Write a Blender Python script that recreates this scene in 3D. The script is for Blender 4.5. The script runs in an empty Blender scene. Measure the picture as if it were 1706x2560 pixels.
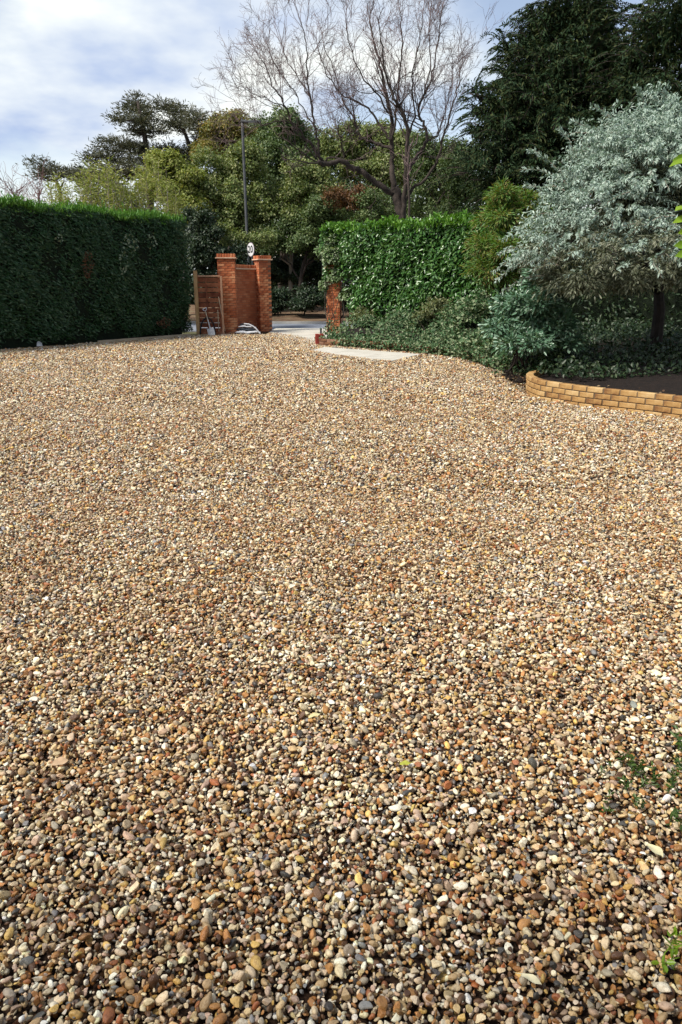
import bpy, bmesh, math, random
import numpy as np
from mathutils import Vector, Matrix, Euler
random.seed(11); rng = np.random.default_rng(11)
S = bpy.context.scene
COL = S.collection

# ---------------------------------------------------------------- camera, sky, sun, exposure
CAM_H = 1.55
FPX = 1849.0                       # focal length in photo pixels (26 mm on a 36 mm frame height)
PITCH = math.atan((1280 - 711) / FPX)
cam_d = bpy.data.cameras.new('camera'); cam = bpy.data.objects.new('camera', cam_d); COL.objects.link(cam)
cam.location = (0, 0, CAM_H); cam.rotation_euler = (math.pi / 2 - PITCH, 0, 0)
cam_d.sensor_fit = 'VERTICAL'; cam_d.sensor_height = 36; cam_d.sensor_width = 24
cam_d.lens = FPX / 2560 * 36; cam_d.clip_start = 0.05; cam_d.clip_end = 2000
S.camera = cam

SUN_EL, SUN_AZ = math.radians(50), math.radians(-120)      # azimuth from +Y (view), clockwise; veiled sun high on the left
sun_d = bpy.data.lights.new('sun', 'SUN'); sun = bpy.data.objects.new('sun', sun_d); COL.objects.link(sun)
sun_d.energy = 2.9; sun_d.angle = math.radians(15); sun_d.color = (1.0, 0.94, 0.84)
sdir = Vector((math.sin(SUN_AZ) * math.cos(SUN_EL), math.cos(SUN_AZ) * math.cos(SUN_EL), math.sin(SUN_EL)))
sun.rotation_euler = sdir.to_track_quat('Z', 'Y').to_euler()

W = bpy.data.worlds.new('World'); S.world = W; W.use_nodes = True
nt = W.node_tree; nt.nodes.clear()
def N(t, **kw):
    n = nt.nodes.new(t)
    for k, v in kw.items(): setattr(n, k, v)
    return n
def LK(a, b): nt.links.new(a, b)
out = N('ShaderNodeOutputWorld'); bg = N('ShaderNodeBackground'); LK(bg.outputs[0], out.inputs[0])
sky = N('ShaderNodeTexSky', sky_type='NISHITA', sun_disc=False, sun_elevation=SUN_EL, sun_rotation=SUN_AZ, dust_density=0.3)
skm = N('ShaderNodeMix', data_type='RGBA', blend_type='MULTIPLY'); skm.inputs[0].default_value = 1
LK(sky.outputs[0], skm.inputs[6]); skm.inputs[7].default_value = (0.115, 0.095, 0.084, 1)
tc = N('ShaderNodeTexCoord'); sep = N('ShaderNodeSeparateXYZ'); LK(tc.outputs['Generated'], sep.inputs[0])
mz = N('ShaderNodeMath', operation='MAXIMUM'); LK(sep.outputs[2], mz.inputs[0]); mz.inputs[1].default_value = 0
az = N('ShaderNodeMath', operation='ADD'); LK(mz.outputs[0], az.inputs[0]); az.inputs[1].default_value = 0.22
dx = N('ShaderNodeMath', operation='DIVIDE'); LK(sep.outputs[0], dx.inputs[0]); LK(az.outputs[0], dx.inputs[1])
dy = N('ShaderNodeMath', operation='DIVIDE'); LK(sep.outputs[1], dy.inputs[0]); LK(az.outputs[0], dy.inputs[1])
cmb = N('ShaderNodeCombineXYZ'); LK(dx.outputs[0], cmb.inputs[0]); LK(dy.outputs[0], cmb.inputs[1]); cmb.inputs[2].default_value = 10.1
nz = N('ShaderNodeTexNoise'); LK(cmb.outputs[0], nz.inputs['Vector'])
nz.inputs['Scale'].default_value = 1.15; nz.inputs['Detail'].default_value = 7; nz.inputs['Roughness'].default_value = 0.52; nz.inputs['Distortion'].default_value = 0.25
rp = N('ShaderNodeValToRGB'); LK(nz.outputs[0], rp.inputs[0])
rp.color_ramp.elements[0].position = 0.44; rp.color_ramp.elements[1].position = 0.59
nz2 = N('ShaderNodeTexNoise'); LK(cmb.outputs[0], nz2.inputs['Vector']); nz2.inputs['Scale'].default_value = 2.3; nz2.inputs['Detail'].default_value = 5
rp2 = N('ShaderNodeValToRGB'); LK(nz2.outputs[0], rp2.inputs[0])
rp2.color_ramp.elements[0].position = 0.36; rp2.color_ramp.elements[0].color = (0.24, 0.30, 0.43, 1)
rp2.color_ramp.elements[1].position = 0.62; rp2.color_ramp.elements[1].color = (0.54, 0.56, 0.54, 1)
mx = N('ShaderNodeMix', data_type='RGBA'); LK(rp.outputs[0], mx.inputs[0]); LK(skm.outputs[2], mx.inputs[6]); LK(rp2.outputs[0], mx.inputs[7])
LK(mx.outputs[2], bg.inputs[0]); bg.inputs[1].default_value = 1.0

S.view_settings.view_transform = 'Standard'; S.view_settings.look = 'None'
S.view_settings.exposure = 1.0; S.view_settings.gamma = 1; S.view_settings.use_curve_mapping = False
S.render.engine = 'CYCLES'
S.render.resolution_x = 682; S.render.resolution_y = 1024

# ---------------------------------------------------------------- helpers
cp, sp_ = math.cos(PITCH), math.sin(PITCH)
def ray(px, py):
    x = (px - 853) / FPX; v = (1280 - py) / FPX
    return np.array([x, cp + v * sp_, -sp_ + v * cp])
def G(px, py, z=0.0):                       # point on the level z seen at a photo pixel
    d = ray(px, py); t = (z - CAM_H) / d[2]; return np.array([d[0] * t, d[1] * t, z])
def A(px, py, Y):                           # point at forward distance Y seen at a photo pixel
    d = ray(px, py); t = Y / d[1]; return np.array([d[0] * t, Y, CAM_H + d[2] * t])
def mpp(Y): return Y / FPX * 1.03           # metres per photo pixel at distance Y

def obj(name, me, parent=None, loc=None):
    o = bpy.data.objects.new(name, me); COL.objects.link(o)
    if parent is not None: o.parent = parent
    if loc is not None: o.location = loc
    return o
def tag(o, label=None, cat=None, group=None, kind=None):
    if label: o['label'] = label
    if cat: o['category'] = cat
    if group: o['group'] = group
    if kind: o['kind'] = kind
    return o
def thing(name, label, cat, loc=(0, 0, 0), group=None, rz=0):
    o = obj(name, None, None, tuple(loc)); o.empty_display_size = 0.1; o.rotation_euler = (0, 0, rz)
    return tag(o, label, cat, group)
def mesh_np(name, V, F, mat, smooth=False):
    """V (n,3) array, F (m,k) int array or list of such arrays"""
    me = bpy.data.meshes.new(name)
    V = np.asarray(V, dtype=np.float32)
    Fs = F if isinstance(F, list) else [F]
    Fs = [np.asarray(f, dtype=np.int32) for f in Fs if len(f)]
    me.vertices.add(len(V)); me.vertices.foreach_set('co', V.ravel())
    nl = sum(f.size for f in Fs); npoly = sum(len(f) for f in Fs)
    me.loops.add(nl); me.polygons.add(npoly)
    me.loops.foreach_set('vertex_index', np.concatenate([f.ravel() for f in Fs]))
    tot = np.concatenate([np.full(len(f), f.shape[1], dtype=np.int32) for f in Fs])
    st = np.concatenate([[0], np.cumsum(tot)[:-1]]).astype(np.int32)
    me.polygons.foreach_set('loop_start', st)
    if smooth: me.polygons.foreach_set('use_smooth', np.ones(npoly, dtype=bool))
    me.update(calc_edges=True); me.validate()
    if mat: me.materials.append(mat)
    return me
class MB:
    """collects simple shapes into one mesh"""
    def __init__(s): s.v = []; s.f = []; s.n = 0
    def add(s, V, F):
        V = np.asarray(V, float); s.v.append(V); s.f += [tuple(int(i) + s.n for i in f) for f in F]; s.n += len(V); return s
    def box(s, c, size, rot=None):
        h = np.array(size) / 2
        V = np.array([[x, y, z] for x in (-1, 1) for y in (-1, 1) for z in (-1, 1)]) * h
        if rot is not None: V = V @ np.array(Euler(rot).to_matrix()).T
        return s.add(V + np.array(c), [(0, 1, 3, 2), (4, 6, 7, 5), (0, 4, 5, 1), (2, 3, 7, 6), (0, 2, 6, 4), (1, 5, 7, 3)])
    def bar(s, a, b, w, t, up=(0, 0, 1)):
        a = np.array(a, float); b = np.array(b, float); d = b - a; L = np.linalg.norm(d); d /= L
        u = np.array(up, float); u = u - d * (u @ d)
        if np.linalg.norm(u) < 1e-4: u = np.array([1., 0, 0]) - d * d[0]
        u /= np.linalg.norm(u); q = np.cross(d, u)
        V = [p + q * i * w / 2 + u * j * t / 2 for p in (a, b) for i in (-1, 1) for j in (-1, 1)]
        return s.add(V, [(0, 1, 3, 2), (4, 6, 7, 5), (0, 4, 5, 1), (2, 3, 7, 6), (0, 2, 6, 4), (1, 5, 7, 3)])
    def tube(s, pts, rad, sides=6, cap=True):
        pts = np.asarray(pts, float); n = len(pts)
        rad = np.full(n, rad) if np.isscalar(rad) else np.asarray(rad, float)
        t = np.gradient(pts, axis=0); t /= np.linalg.norm(t, axis=1)[:, None] + 1e-9
        ref = np.array([0.13, 0.21, 0.97]) if abs(t[0][2]) < 0.9 else np.array([0.97, 0.2, 0.1])
        u = np.cross(t, ref); u /= np.linalg.norm(u, axis=1)[:, None] + 1e-9; w = np.cross(t, u)
        a = np.arange(sides) * 2 * math.pi / sides
        V = pts[:, None] + rad[:, None, None] * (np.cos(a)[None, :, None] * u[:, None] + np.sin(a)[None, :, None] * w[:, None])
        F = []
        for i in range(n - 1):
            for k in range(sides):
                k2 = (k + 1) % sides; F.append((i * sides + k, i * sides + k2, (i + 1) * sides + k2, (i + 1) * sides + k))
        if cap: F += [tuple(range(sides))[::-1], tuple((n - 1) * sides + k for k in range(sides))]
        return s.add(V.reshape(-1, 3), F)
    def prism(s, poly, z0, z1):
        n = len(poly); V = [(p[0], p[1], z0) for p in poly] + [(p[0], p[1], z1) for p in poly]
        return s.add(V, [tuple(range(n))[::-1], tuple(range(n, 2 * n))] + [(i, (i + 1) % n, n + (i + 1) % n, n + i) for i in range(n)])
    def build(s, name, mat, parent=None, origin=(0, 0, 0), smooth=False, bevel=0):
        V = np.concatenate(s.v) - np.array(origin); me = bpy.data.meshes.new(name)
        me.from_pydata(V.tolist(), [], s.f)
        bm = bmesh.new(); bm.from_mesh(me); bmesh.ops.recalc_face_normals(bm, faces=bm.faces)
        if bevel: bmesh.ops.bevel(bm, geom=bm.edges[:], offset=bevel, segments=1, affect='EDGES')
        bm.to_mesh(me); bm.free()
        if smooth: me.polygons.foreach_set('use_smooth', np.ones(len(me.polygons), dtype=bool))
        me.materials.append(mat); return obj(name, me, parent)

# ---------------------------------------------------------------- materials
def new_mat(name):
    m = bpy.data.materials.new(name); m.use_nodes = True; t = m.node_tree; t.nodes.clear()
    o = t.nodes.new('ShaderNodeOutputMaterial'); b = t.nodes.new('ShaderNodeBsdfPrincipled'); t.links.new(b.outputs[0], o.inputs[0])
    return m, t, b, o
def ramp(t, fac, stops):
    r = t.nodes.new('ShaderNodeValToRGB'); e = r.color_ramp.elements
    while len(e) < len(stops): e.new(0.5)
    for k, (p, c) in enumerate(stops): e[k].position = p; e[k].color = (*c, 1)
    t.links.new(fac, r.inputs[0]); return r
def noise(t, scale, detail=4, rough=0.55, coord='Object', vec=None):
    n = t.nodes.new('ShaderNodeTexNoise'); n.inputs['Scale'].default_value = scale; n.inputs['Detail'].default_value = detail; n.inputs['Roughness'].default_value = rough
    if vec is None:
        c = t.nodes.new('ShaderNodeTexCoord'); vec = c.outputs[coord]
    t.links.new(vec, n.inputs['Vector']); return n
def mixc(t, a, b, fac, mode='MIX'):
    m = t.nodes.new('ShaderNodeMix'); m.data_type = 'RGBA'; m.blend_type = mode
    for s, v in ((0, fac), (6, a), (7, b)):
        if isinstance(v, (int, float)): m.inputs[s].default_value = v
        elif isinstance(v, tuple): m.inputs[s].default_value = (*v, 1)
        else: t.links.new(v, m.inputs[s])
    return m.outputs[2]
def bump(t, b, h, strength, dist):
    n = t.nodes.new('ShaderNodeBump'); n.inputs['Strength'].default_value = strength; n.inputs['Distance'].default_value = dist
    t.links.new(h, n.inputs['Height']); t.links.new(n.outputs[0], b.inputs['Normal'])
def surf(name, stops, scale=6, rough=0.8, detail=5, bmp=0.3, bdist=0.01, bscale=None, coord='Object', rand=0.0, spec=0.3):
    m, t, b, o = new_mat(name); n = noise(t, scale, detail, coord=coord); fac = n.outputs[0]
    if rand:
        oi = t.nodes.new('ShaderNodeObjectInfo'); a = t.nodes.new('ShaderNodeMath'); a.operation = 'MULTIPLY_ADD'
        t.links.new(oi.outputs['Random'], a.inputs[0]); a.inputs[1].default_value = rand
        s = t.nodes.new('ShaderNodeMath'); s.operation = 'SUBTRACT'; t.links.new(fac, s.inputs[0]); s.inputs[1].default_value = rand / 2
        t.links.new(s.outputs[0], a.inputs[2]); fac = a.outputs[0]
    r = ramp(t, fac, stops); t.links.new(r.outputs[0], b.inputs['Base Color']); b.inputs['Roughness'].default_value = rough
    b.inputs['Specular IOR Level'].default_value = spec
    nb = noise(t, bscale or scale * 6, 5, coord=coord)
    if bmp: bump(t, b, nb.outputs[0], bmp, bdist)
    return m
def leaf_mat(name, cols, rough=0.5, trans=0.25, tcol=None, spec=0.4, patch=None):
    """leaf colour varies from leaf to leaf; patch = (colour, noise scale, threshold) gives whole twigs another colour"""
    m, t, b, o = new_mat(name)
    g = t.nodes.new('ShaderNodeNewGeometry')
    r = ramp(t, g.outputs['Random Per Island'], [((i + 0.5) / len(cols), c) for i, c in enumerate(cols)])
    c = r.outputs[0]
    if patch:
        n = noise(t, patch[1], 2); rr = ramp(t, n.outputs[0], [(patch[2], (0, 0, 0)), (patch[2] + 0.1, (1, 1, 1))])
        c = mixc(t, c, patch[0], rr.outputs[0])
    t.links.new(c, b.inputs['Base Color']); b.inputs['Roughness'].default_value = rough; b.inputs['Specular IOR Level'].default_value = spec
    tr = t.nodes.new('ShaderNodeBsdfTranslucent'); t.links.new(mixc(t, c, tcol or (1.0, 1.0, 0.35), 1.0, 'MULTIPLY'), tr.inputs[0])
    ms = t.nodes.new('ShaderNodeMixShader'); ms.inputs[0].default_value = trans
    t.links.new(b.outputs[0], ms.inputs[1]); t.links.new(tr.outputs[0], ms.inputs[2]); t.links.new(ms.outputs[0], o.inputs[0])
    return m
M = {}
M['darkbark'] = surf('dark_bark', [(0.3, (0.012, 0.010, 0.009)), (0.7, (0.04, 0.032, 0.027))], 6, 0.95, bmp=0.6, bdist=0.02)  # darker copy for the silver bush trunk, hollow's shade put into the colour
M['bark'] = surf('bark', [(0.3, (0.025, 0.02, 0.017)), (0.7, (0.08, 0.062, 0.052))], 5, 0.9, bmp=0.6, bdist=0.03)
M['twig'] = surf('twig_bark', [(0.3, (0.11, 0.075, 0.075)), (0.7, (0.20, 0.14, 0.135))], 3, 0.85, bmp=0)
M['pinkwood'] = surf('pink_twigs', [(0.3, (0.16, 0.09, 0.09)), (0.7, (0.25, 0.16, 0.15))], 3, 0.85, bmp=0)
M['palebark'] = surf('pale_bark', [(0.3, (0.16, 0.13, 0.10)), (0.7, (0.32, 0.28, 0.23))], 4, 0.9, bmp=0.4)
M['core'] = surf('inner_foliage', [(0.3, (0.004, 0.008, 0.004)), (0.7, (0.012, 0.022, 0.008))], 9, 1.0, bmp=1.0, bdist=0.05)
M['soil'] = surf('soil', [(0.3, (0.007, 0.0045, 0.0035)), (0.7, (0.024, 0.015, 0.011))], 14, 1.0, bmp=1.0, bdist=0.03)
M['grass'] = surf('far_ground', [(0.35, (0.05, 0.06, 0.02)), (0.65, (0.12, 0.10, 0.05))], 0.6, 1.0, bmp=0.5)
M['verge'] = surf('leaf_litter_ground', [(0.3, (0.09, 0.065, 0.035)), (0.5, (0.15, 0.09, 0.055)), (0.7, (0.17, 0.14, 0.08))], 1.6, 1.0, bmp=0.8, bdist=0.04)
M['asphalt'] = surf('asphalt', [(0.3, (0.16, 0.18, 0.22)), (0.7, (0.24, 0.26, 0.30))], 1.5, 0.75, bmp=0.2)
M['concrete'] = surf('concrete', [(0.25, (0.36, 0.34, 0.28)), (0.5, (0.50, 0.475, 0.41)), (0.75, (0.58, 0.55, 0.48))], 2.2, 0.9, detail=8, bmp=0.25, bdist=0.004)
M['kerb'] = surf('kerb_stone', [(0.3, (0.30, 0.30, 0.28)), (0.7, (0.44, 0.43, 0.40))], 3, 0.9)
M['ybrick'] = surf('yellow_brick', [(0.22, (0.19, 0.09, 0.034)), (0.42, (0.35, 0.20, 0.072)), (0.6, (0.43, 0.265, 0.105)), (0.8, (0.52, 0.36, 0.175))], 13, 0.88, bmp=0.5, bdist=0.004, bscale=90, rand=0.42)
M['ymortar'] = surf('buff_mortar', [(0.3, (0.07, 0.045, 0.026)), (0.7, (0.13, 0.09, 0.055))], 20, 0.95)
M['rbrick'] = surf('red_brick', [(0.2, (0.24, 0.062, 0.026)), (0.45, (0.42, 0.118, 0.045)), (0.6, (0.50, 0.165, 0.07)), (0.8, (0.58, 0.27, 0.13))], 9, 0.9, bmp=0.4, bdist=0.004, bscale=80, rand=0.5)
M['obrick'] = surf('weathered_brick', [(0.2, (0.06, 0.03, 0.022)), (0.5, (0.15, 0.065, 0.038)), (0.8, (0.30, 0.16, 0.075))], 9, 0.95, bmp=0.5, bdist=0.005, bscale=60, rand=0.4)
M['rmortar'] = surf('red_mortar', [(0.3, (0.15, 0.075, 0.045)), (0.7, (0.25, 0.14, 0.09))], 12, 0.95)
M['tile'] = surf('creasing_tile', [(0.3, (0.50, 0.30, 0.19)), (0.7, (0.68, 0.47, 0.33))], 10, 0.85, rand=0.3)
M['fence'] = surf('fence_board', [(0.25, (0.13, 0.038, 0.02)), (0.5, (0.25, 0.088, 0.042)), (0.75, (0.34, 0.14, 0.07))], 5, 0.85, bmp=0.3, rand=0.3)
M['post'] = surf('fence_post', [(0.3, (0.34, 0.20, 0.085)), (0.7, (0.52, 0.34, 0.17))], 4, 0.85, bmp=0.3)
M['batten'] = surf('batten', [(0.3, (0.36, 0.19, 0.11)), (0.7, (0.50, 0.30, 0.19))], 4, 0.85)
M['timber'] = surf('pale_timber', [(0.3, (0.36, 0.28, 0.19)), (0.7, (0.55, 0.46, 0.34))], 4, 0.85)
M['steel'] = surf('worn_steel', [(0.3, (0.48, 0.47, 0.45)), (0.7, (0.68, 0.67, 0.64))], 12, 0.45)
M['black'] = surf('black_plastic', [(0.3, (0.012, 0.013, 0.016)), (0.7, (0.03, 0.03, 0.035))], 8, 0.5)
M['white'] = surf('white_plastic', [(0.3, (0.62, 0.62, 0.63)), (0.7, (0.8, 0.8, 0.8))], 8, 0.45)
M['navy'] = surf('dark_sack', [(0.3, (0.02, 0.025, 0.035)), (0.7, (0.06, 0.07, 0.085))], 6, 0.45)
M['pole'] = surf('grey_pole', [(0.3, (0.045, 0.05, 0.055)), (0.7, (0.09, 0.095, 0.10))], 5, 0.6)
M['redblock'] = surf('red_block', [(0.3, (0.20, 0.028, 0.02)), (0.7, (0.36, 0.06, 0.04))], 20, 0.85)
M['rim'] = surf('sign_rim', [(0.3, (0.30, 0.25, 0.28)), (0.7, (0.40, 0.33, 0.36))], 8, 0.6)
# ---------------------------------------------------------------- ground, gravel, road
PAL = [((0.64, 0.51, 0.325), 29), ((0.51, 0.355, 0.18), 19), ((0.38, 0.18, 0.055), 18), ((0.36, 0.30, 0.22), 9), ((0.055, 0.05, 0.045), 5),
       ((0.78, 0.69, 0.53), 15), ((0.50, 0.35, 0.25), 11), ((0.12, 0.058, 0.026), 14), ((0.33, 0.115, 0.04), 5), ((0.57, 0.37, 0.11), 6), ((0.22, 0.215, 0.21), 3)]
M['gravel_bed'] = surf('gravel_fines', [(0.3, (0.018, 0.009, 0.005)), (0.7, (0.05, 0.026, 0.014))], 30, 1.0, bmp=1.0, bdist=0.01)

tag(MB().prism([(-400, -60), (400, -60), (400, 900), (-400, 900)], -0.6, -0.06).build('ground', M['grass']), kind='structure')
# outline of the drive (gravel), clockwise from behind the viewer
HA, HB = G(0, 875), G(482, 838)                              # foot of the clipped hedge
hd = (HB - HA) / np.linalg.norm(HB - HA)
HL = HA - hd * 9.0
ywall_px = [(1345, 968), (1330, 974), (1327, 984), (1354, 997), (1388, 1004), (1469, 1017), (1583, 1031), (1703, 1046)]
yw = [G(*p) for p in ywall_px]
yd = yw[-1] - yw[-2]; yd /= np.linalg.norm(yd)
yw += [yw[-1] + yd * 1.2 + np.array([0, -0.15, 0]), yw[-1] + yd * 2.6 + np.array([0, -0.5, 0])]
border = [G(797, 862), G(860, 868), G(960, 876), G(1052, 885), G(1150, 897), G(1240, 922), G(1300, 948)]
gate_line = [G(500, 838), G(560, 838), G(610, 836), G(668, 836), G(735, 846), G(797, 866)]
drive = [(-9, -1.1)] + [tuple(HL[:2])] + [tuple(p[:2]) for p in gate_line] + [tuple(p[:2]) for p in border] + [tuple(p[:2]) for p in yw] + [(9, 7.0), (9, -1.1)]
tag(MB().prism(drive, -0.08, -0.018).build('gravel_bed', M['gravel_bed']), kind='structure')
slab_px = [(771, 880), (811, 869.5), (1052, 887.5), (974, 905.5), (930, 903.5), (845, 892)]
slab = [tuple(G(*p)[:2]) for p in slab_px]
tag(MB().prism(slab, -0.03, 0.022).build('concrete_slab', M['concrete'], bevel=0.006), kind='structure')
apron_px = [(672, 832), (690, 821.5), (860, 821.5), (850, 852), (797, 866), (735, 847), (690, 838)]
apron = [tuple(G(*p)[:2]) for p in apron_px]
tag(MB().prism(apron, -0.04, 0.012).build('concrete_apron', M['concrete']), kind='structure')
RY0, RY1 = G(760, 820)[1], G(760, 804)[1]
tag(MB().prism([(-60, RY0), (60, RY0 - 3), (60, RY1 - 3), (-60, RY1)], -0.06, -0.02).build('road', M['asphalt']), kind='structure')
def strip(name, y0, y1, mat, z0, z1):
    return tag(MB().prism([(-60, y0), (60, y0 - 3), (60, y1 - 3), (-60, y1)], z0, z1).build(name, mat), kind='structure')
strip('kerb', RY1 + 0.01, RY1 + 0.16, M['kerb'], -0.05, 0.07)
# verge: a low bank rising to the wood
vy = np.linspace(RY1 + 0.165, RY1 + 16, 14); vx = np.linspace(-60, 60, 61); vv = []; vf = []
for j, y in enumerate(vy):
    for x in vx: vv.append((x, y - (x + 60) / 40, 0.06 + 0.35 * min(1, j / 6) ** 1.3 + (rng.normal() * 0.06 if j else 0)))
for j in range(13):
    for i in range(60): vf.append((j * 61 + i, j * 61 + i + 1, (j + 1) * 61 + i + 1, (j + 1) * 61 + i))
tag(obj('verge', mesh_np('verge', vv, np.array(vf), M['verge'], True)), kind='structure')
# planting bed behind the low walls: soil rising away from the drive
bed_front = border + [yw[0] + np.array([.02, .04, 0])] + [p + np.array([0.04, 0.10, 0]) for p in yw[1:]]
bv, bf = [], []
for p in bed_front:
    for k, (o_, z_) in enumerate([(0.0, 0.10), (0.5, 0.16), (1.6, 0.28), (4.0, 0.4), (9, 0.5)]):
        bv.append((p[0] + o_ * 0.45, p[1] + o_, z_ + rng.normal() * 0.015))
nb_ = len(bed_front)
for i in range(nb_ - 1):
    for k in range(4): bf.append((i * 5 + k, (i + 1) * 5 + k, (i + 1) * 5 + k + 1, i * 5 + k + 1))
tag(obj('planting_bed', mesh_np('planting_bed', bv, np.array(bf), M['soil'], True)), kind='structure')

def in_poly(P, poly):
    x, y = P[:, 0], P[:, 1]; ins = np.zeros(len(P), bool); n = len(poly); j = n - 1
    for i in range(n):
        xi, yi = poly[i]; xj, yj = poly[j]
        c = ((yi > y) != (yj > y)) & (x < (xj - xi) * (y - yi) / (yj - yi + 1e-12) + xi); ins ^= c; j = i
    return ins

# ---- loose stones: one object, its mesh holds the stone shapes and the scatter points, geometry nodes set the stones
def pebble_mat():
    m, t, b, o = new_mat('pebble'); a = t.nodes.new('ShaderNodeAttribute'); a.attribute_type = 'INSTANCER'; a.attribute_name = 'col'
    n = noise(t, 1.6, 4, 0.6); r = ramp(t, n.outputs[0], [(0.3, (0.62, 0.55, 0.48)), (0.5, (1, 1, 1)), (0.72, (1.12, 1.08, 1.0))])
    t.links.new(mixc(t, a.outputs['Color'], r.outputs[0], 1.0, 'MULTIPLY'), b.inputs['Base Color'])
    b.inputs['Roughness'].default_value = 0.42; b.inputs['Specular IOR Level'].default_value = 0.5
    nb = noise(t, 5, 4); bump(t, b, nb.outputs[0], 0.25, 0.15); return m
M['pebble'] = pebble_mat()
def pebble_shapes(k):
    out = []
    bm = bmesh.new(); bmesh.ops.create_icosphere(bm, subdivisions=3, radius=1.0)
    base = np.array([v.co[:] for v in bm.verts]); F = np.array([[v.index for v in f.verts] for f in bm.faces]); bm.free()
    r = np.random.default_rng(5)
    for i in range(k):
        V = base.copy()
        for _ in range(5):                                   # broad swellings
            d = r.normal(size=3); d /= np.linalg.norm(d); V *= (1 + r.uniform(-0.13, 0.16) * np.clip(V @ d, 0, 1) ** 2)[:, None]
        for _ in range(r.integers(3, 7) if i % 2 else r.integers(8, 14)):       # flats and broken faces
            d = r.normal(size=3); d /= np.linalg.norm(d); h = r.uniform(0.32, 0.75) if i % 2 == 0 else r.uniform(0.6, 0.95)
            e = np.clip(V @ d - h, 0, None); V -= (e * 0.97)[:, None] * d
        V *= np.array([r.uniform(1.0, 1.6), r.uniform(0.82, 1.12), r.uniform(0.48, 0.85)])
        V -= V.mean(0); out.append(V)
    return out, F
NP = 18
shapes, PF = pebble_shapes(NP)
pts, rad, lift = [], [], []
HN = np.array([hd[1], -hd[0]])
def layer(y0, y1, sp, size, zlo, zhi, sig=0.28, keep=1.0, margin=0.55, cap=2.1):
    xs = np.arange(-16, 16, sp); ys = np.arange(y0, y1, sp * 0.866)
    X, Y = np.meshgrid(xs, ys); X[1::2] += sp / 2
    P = np.stack([X.ravel(), Y.ravel()], 1)
    P = P[np.abs(P[:, 0]) < 0.485 * P[:, 1] + margin]
    P += rng.uniform(-0.42, 0.42, P.shape) * sp
    if keep < 1: P = P[rng.random(len(P)) < keep]
    P = P[in_poly(P, drive)]
    P = P[~in_poly(P, slab)]
    P = P[((P - HA[:2]) @ HN > 0.02)]
    pts.append(P); rad.append(np.clip(size / 2 * np.exp(rng.normal(0, sig, len(P))), 0.35 * size / 2, cap * size / 2)); lift.append(rng.uniform(zlo, zhi, len(P)))
layer(0.55, 5.5, 0.0155, 0.0135, -0.016, -0.004, keep=0.74)
layer(0.55, 5.5, 0.0155, 0.0122, 0.000, 0.012, sig=0.34, keep=0.78)
layer(0.55, 5.5, 0.0235, 0.0142, 0.010, 0.020, sig=0.36, keep=0.60)
layer(5.5, 10.0, 0.020, 0.0170, -0.016, -0.002, keep=.72)
layer(5.5, 10.0, 0.0225, 0.0170, 0.004, 0.022, sig=0.36, keep=0.66)
layer(10.0, 15.0, 0.026, 0.0215, -0.008, 0.022, sig=0.34, keep=0.80, margin=0.4)
layer(15.0, 27.5, 0.037, 0.027, -0.002, 0.024, sig=0.32, keep=0.84, margin=0.3)
# a few stones strewn over the slab and apron edges
e1 = np.array([slab[0], slab[5], slab[4], slab[3]])
PP = np.concatenate(pts); RR = np.concatenate(rad); ZZ = np.concatenate(lift)
xtra = []
for a_, b_ in zip(e1[:-1], e1[1:]):
    k = rng.random(260)[:, None]; xtra.append(a_ + (b_ - a_) * k + np.abs(rng.normal(0, 0.09, (260, 1))) * np.array([0.3, 1.0]))
ap = np.array(gate_line)[3:, :2]
for a_, b_ in zip(ap[:-1], ap[1:]):
    k = rng.random(420)[:, None]; xtra.append(a_ + (b_ - a_) * k + np.abs(rng.normal(0, 0.45, (420, 1))) * np.array([0.1, 1.0]))
xtra = np.concatenate(xtra)
PP = np.concatenate([PP, xtra]); RR = np.concatenate([RR, rng.uniform(0.008, 0.014, len(xtra))]); ZZ = np.concatenate([ZZ, np.full(len(xtra), 0.026)])
n = len(PP); print('STONES', n)
und = 0.006 * np.sin(PP[:, 0] * 2.1 + 1) * np.sin(PP[:, 1] * 1.7) + 0.007 * np.sin(PP[:, 0] * 5.3 + PP[:, 1] * 3.1)
SC = np.stack([np.concatenate([PP, (ZZ + und)[:, None]], 1)], 0)[0]
tilt = np.clip(np.abs(rng.normal(0, 0.75, n)), 0, 1.57); flipz = rng.uniform(0, 2 * math.pi, n)
ROT = np.stack([tilt * np.cos(flipz), tilt * np.sin(flipz), rng.uniform(0, 2 * math.pi, n)], 1)
pw = np.array([w for _, w in PAL], float); pw /= pw.sum()
ci = rng.choice(len(PAL), n, p=pw); CC = np.array([c for c, _ in PAL])[ci] * np.exp(rng.normal(0, 0.2, (n, 1))) * np.exp(rng.normal(0, 0.025, (n, 3)))
pt_ = np.sin(PP[:, 0] * 3.1 + 2 * np.sin(PP[:, 1] * 1.3)) * np.sin(PP[:, 1] * 2.7 + 1.5 * np.sin(PP[:, 0] * 1.9)) + .6 * np.sin(PP[:, 0] * 9 + PP[:, 1] * 5) * np.sin(PP[:, 1] * 11 - PP[:, 0] * 4)
CC = CC * np.exp(-0.10 * pt_[:, None] * np.array([0.6, 1.0, 1.5]))          # rustier and greyer drifts of stone
lum = CC.mean(1, keepdims=True); CC = lum + (CC - lum) * 1.0
CC = np.clip(CC * np.array([1.0, 1.025, 1.03]), 0.01, 0.85)
allV = np.concatenate(shapes + [SC]); nv1 = len(shapes[0])
allF = np.concatenate([PF + i * nv1 for i in range(NP)])
gme = mesh_np('gravel', allV, allF, M['pebble'], True)
smv = np.repeat(np.arange(NP) % 2 == 1, len(PF)); gme.polygons.foreach_set('use_smooth', smv)
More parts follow.
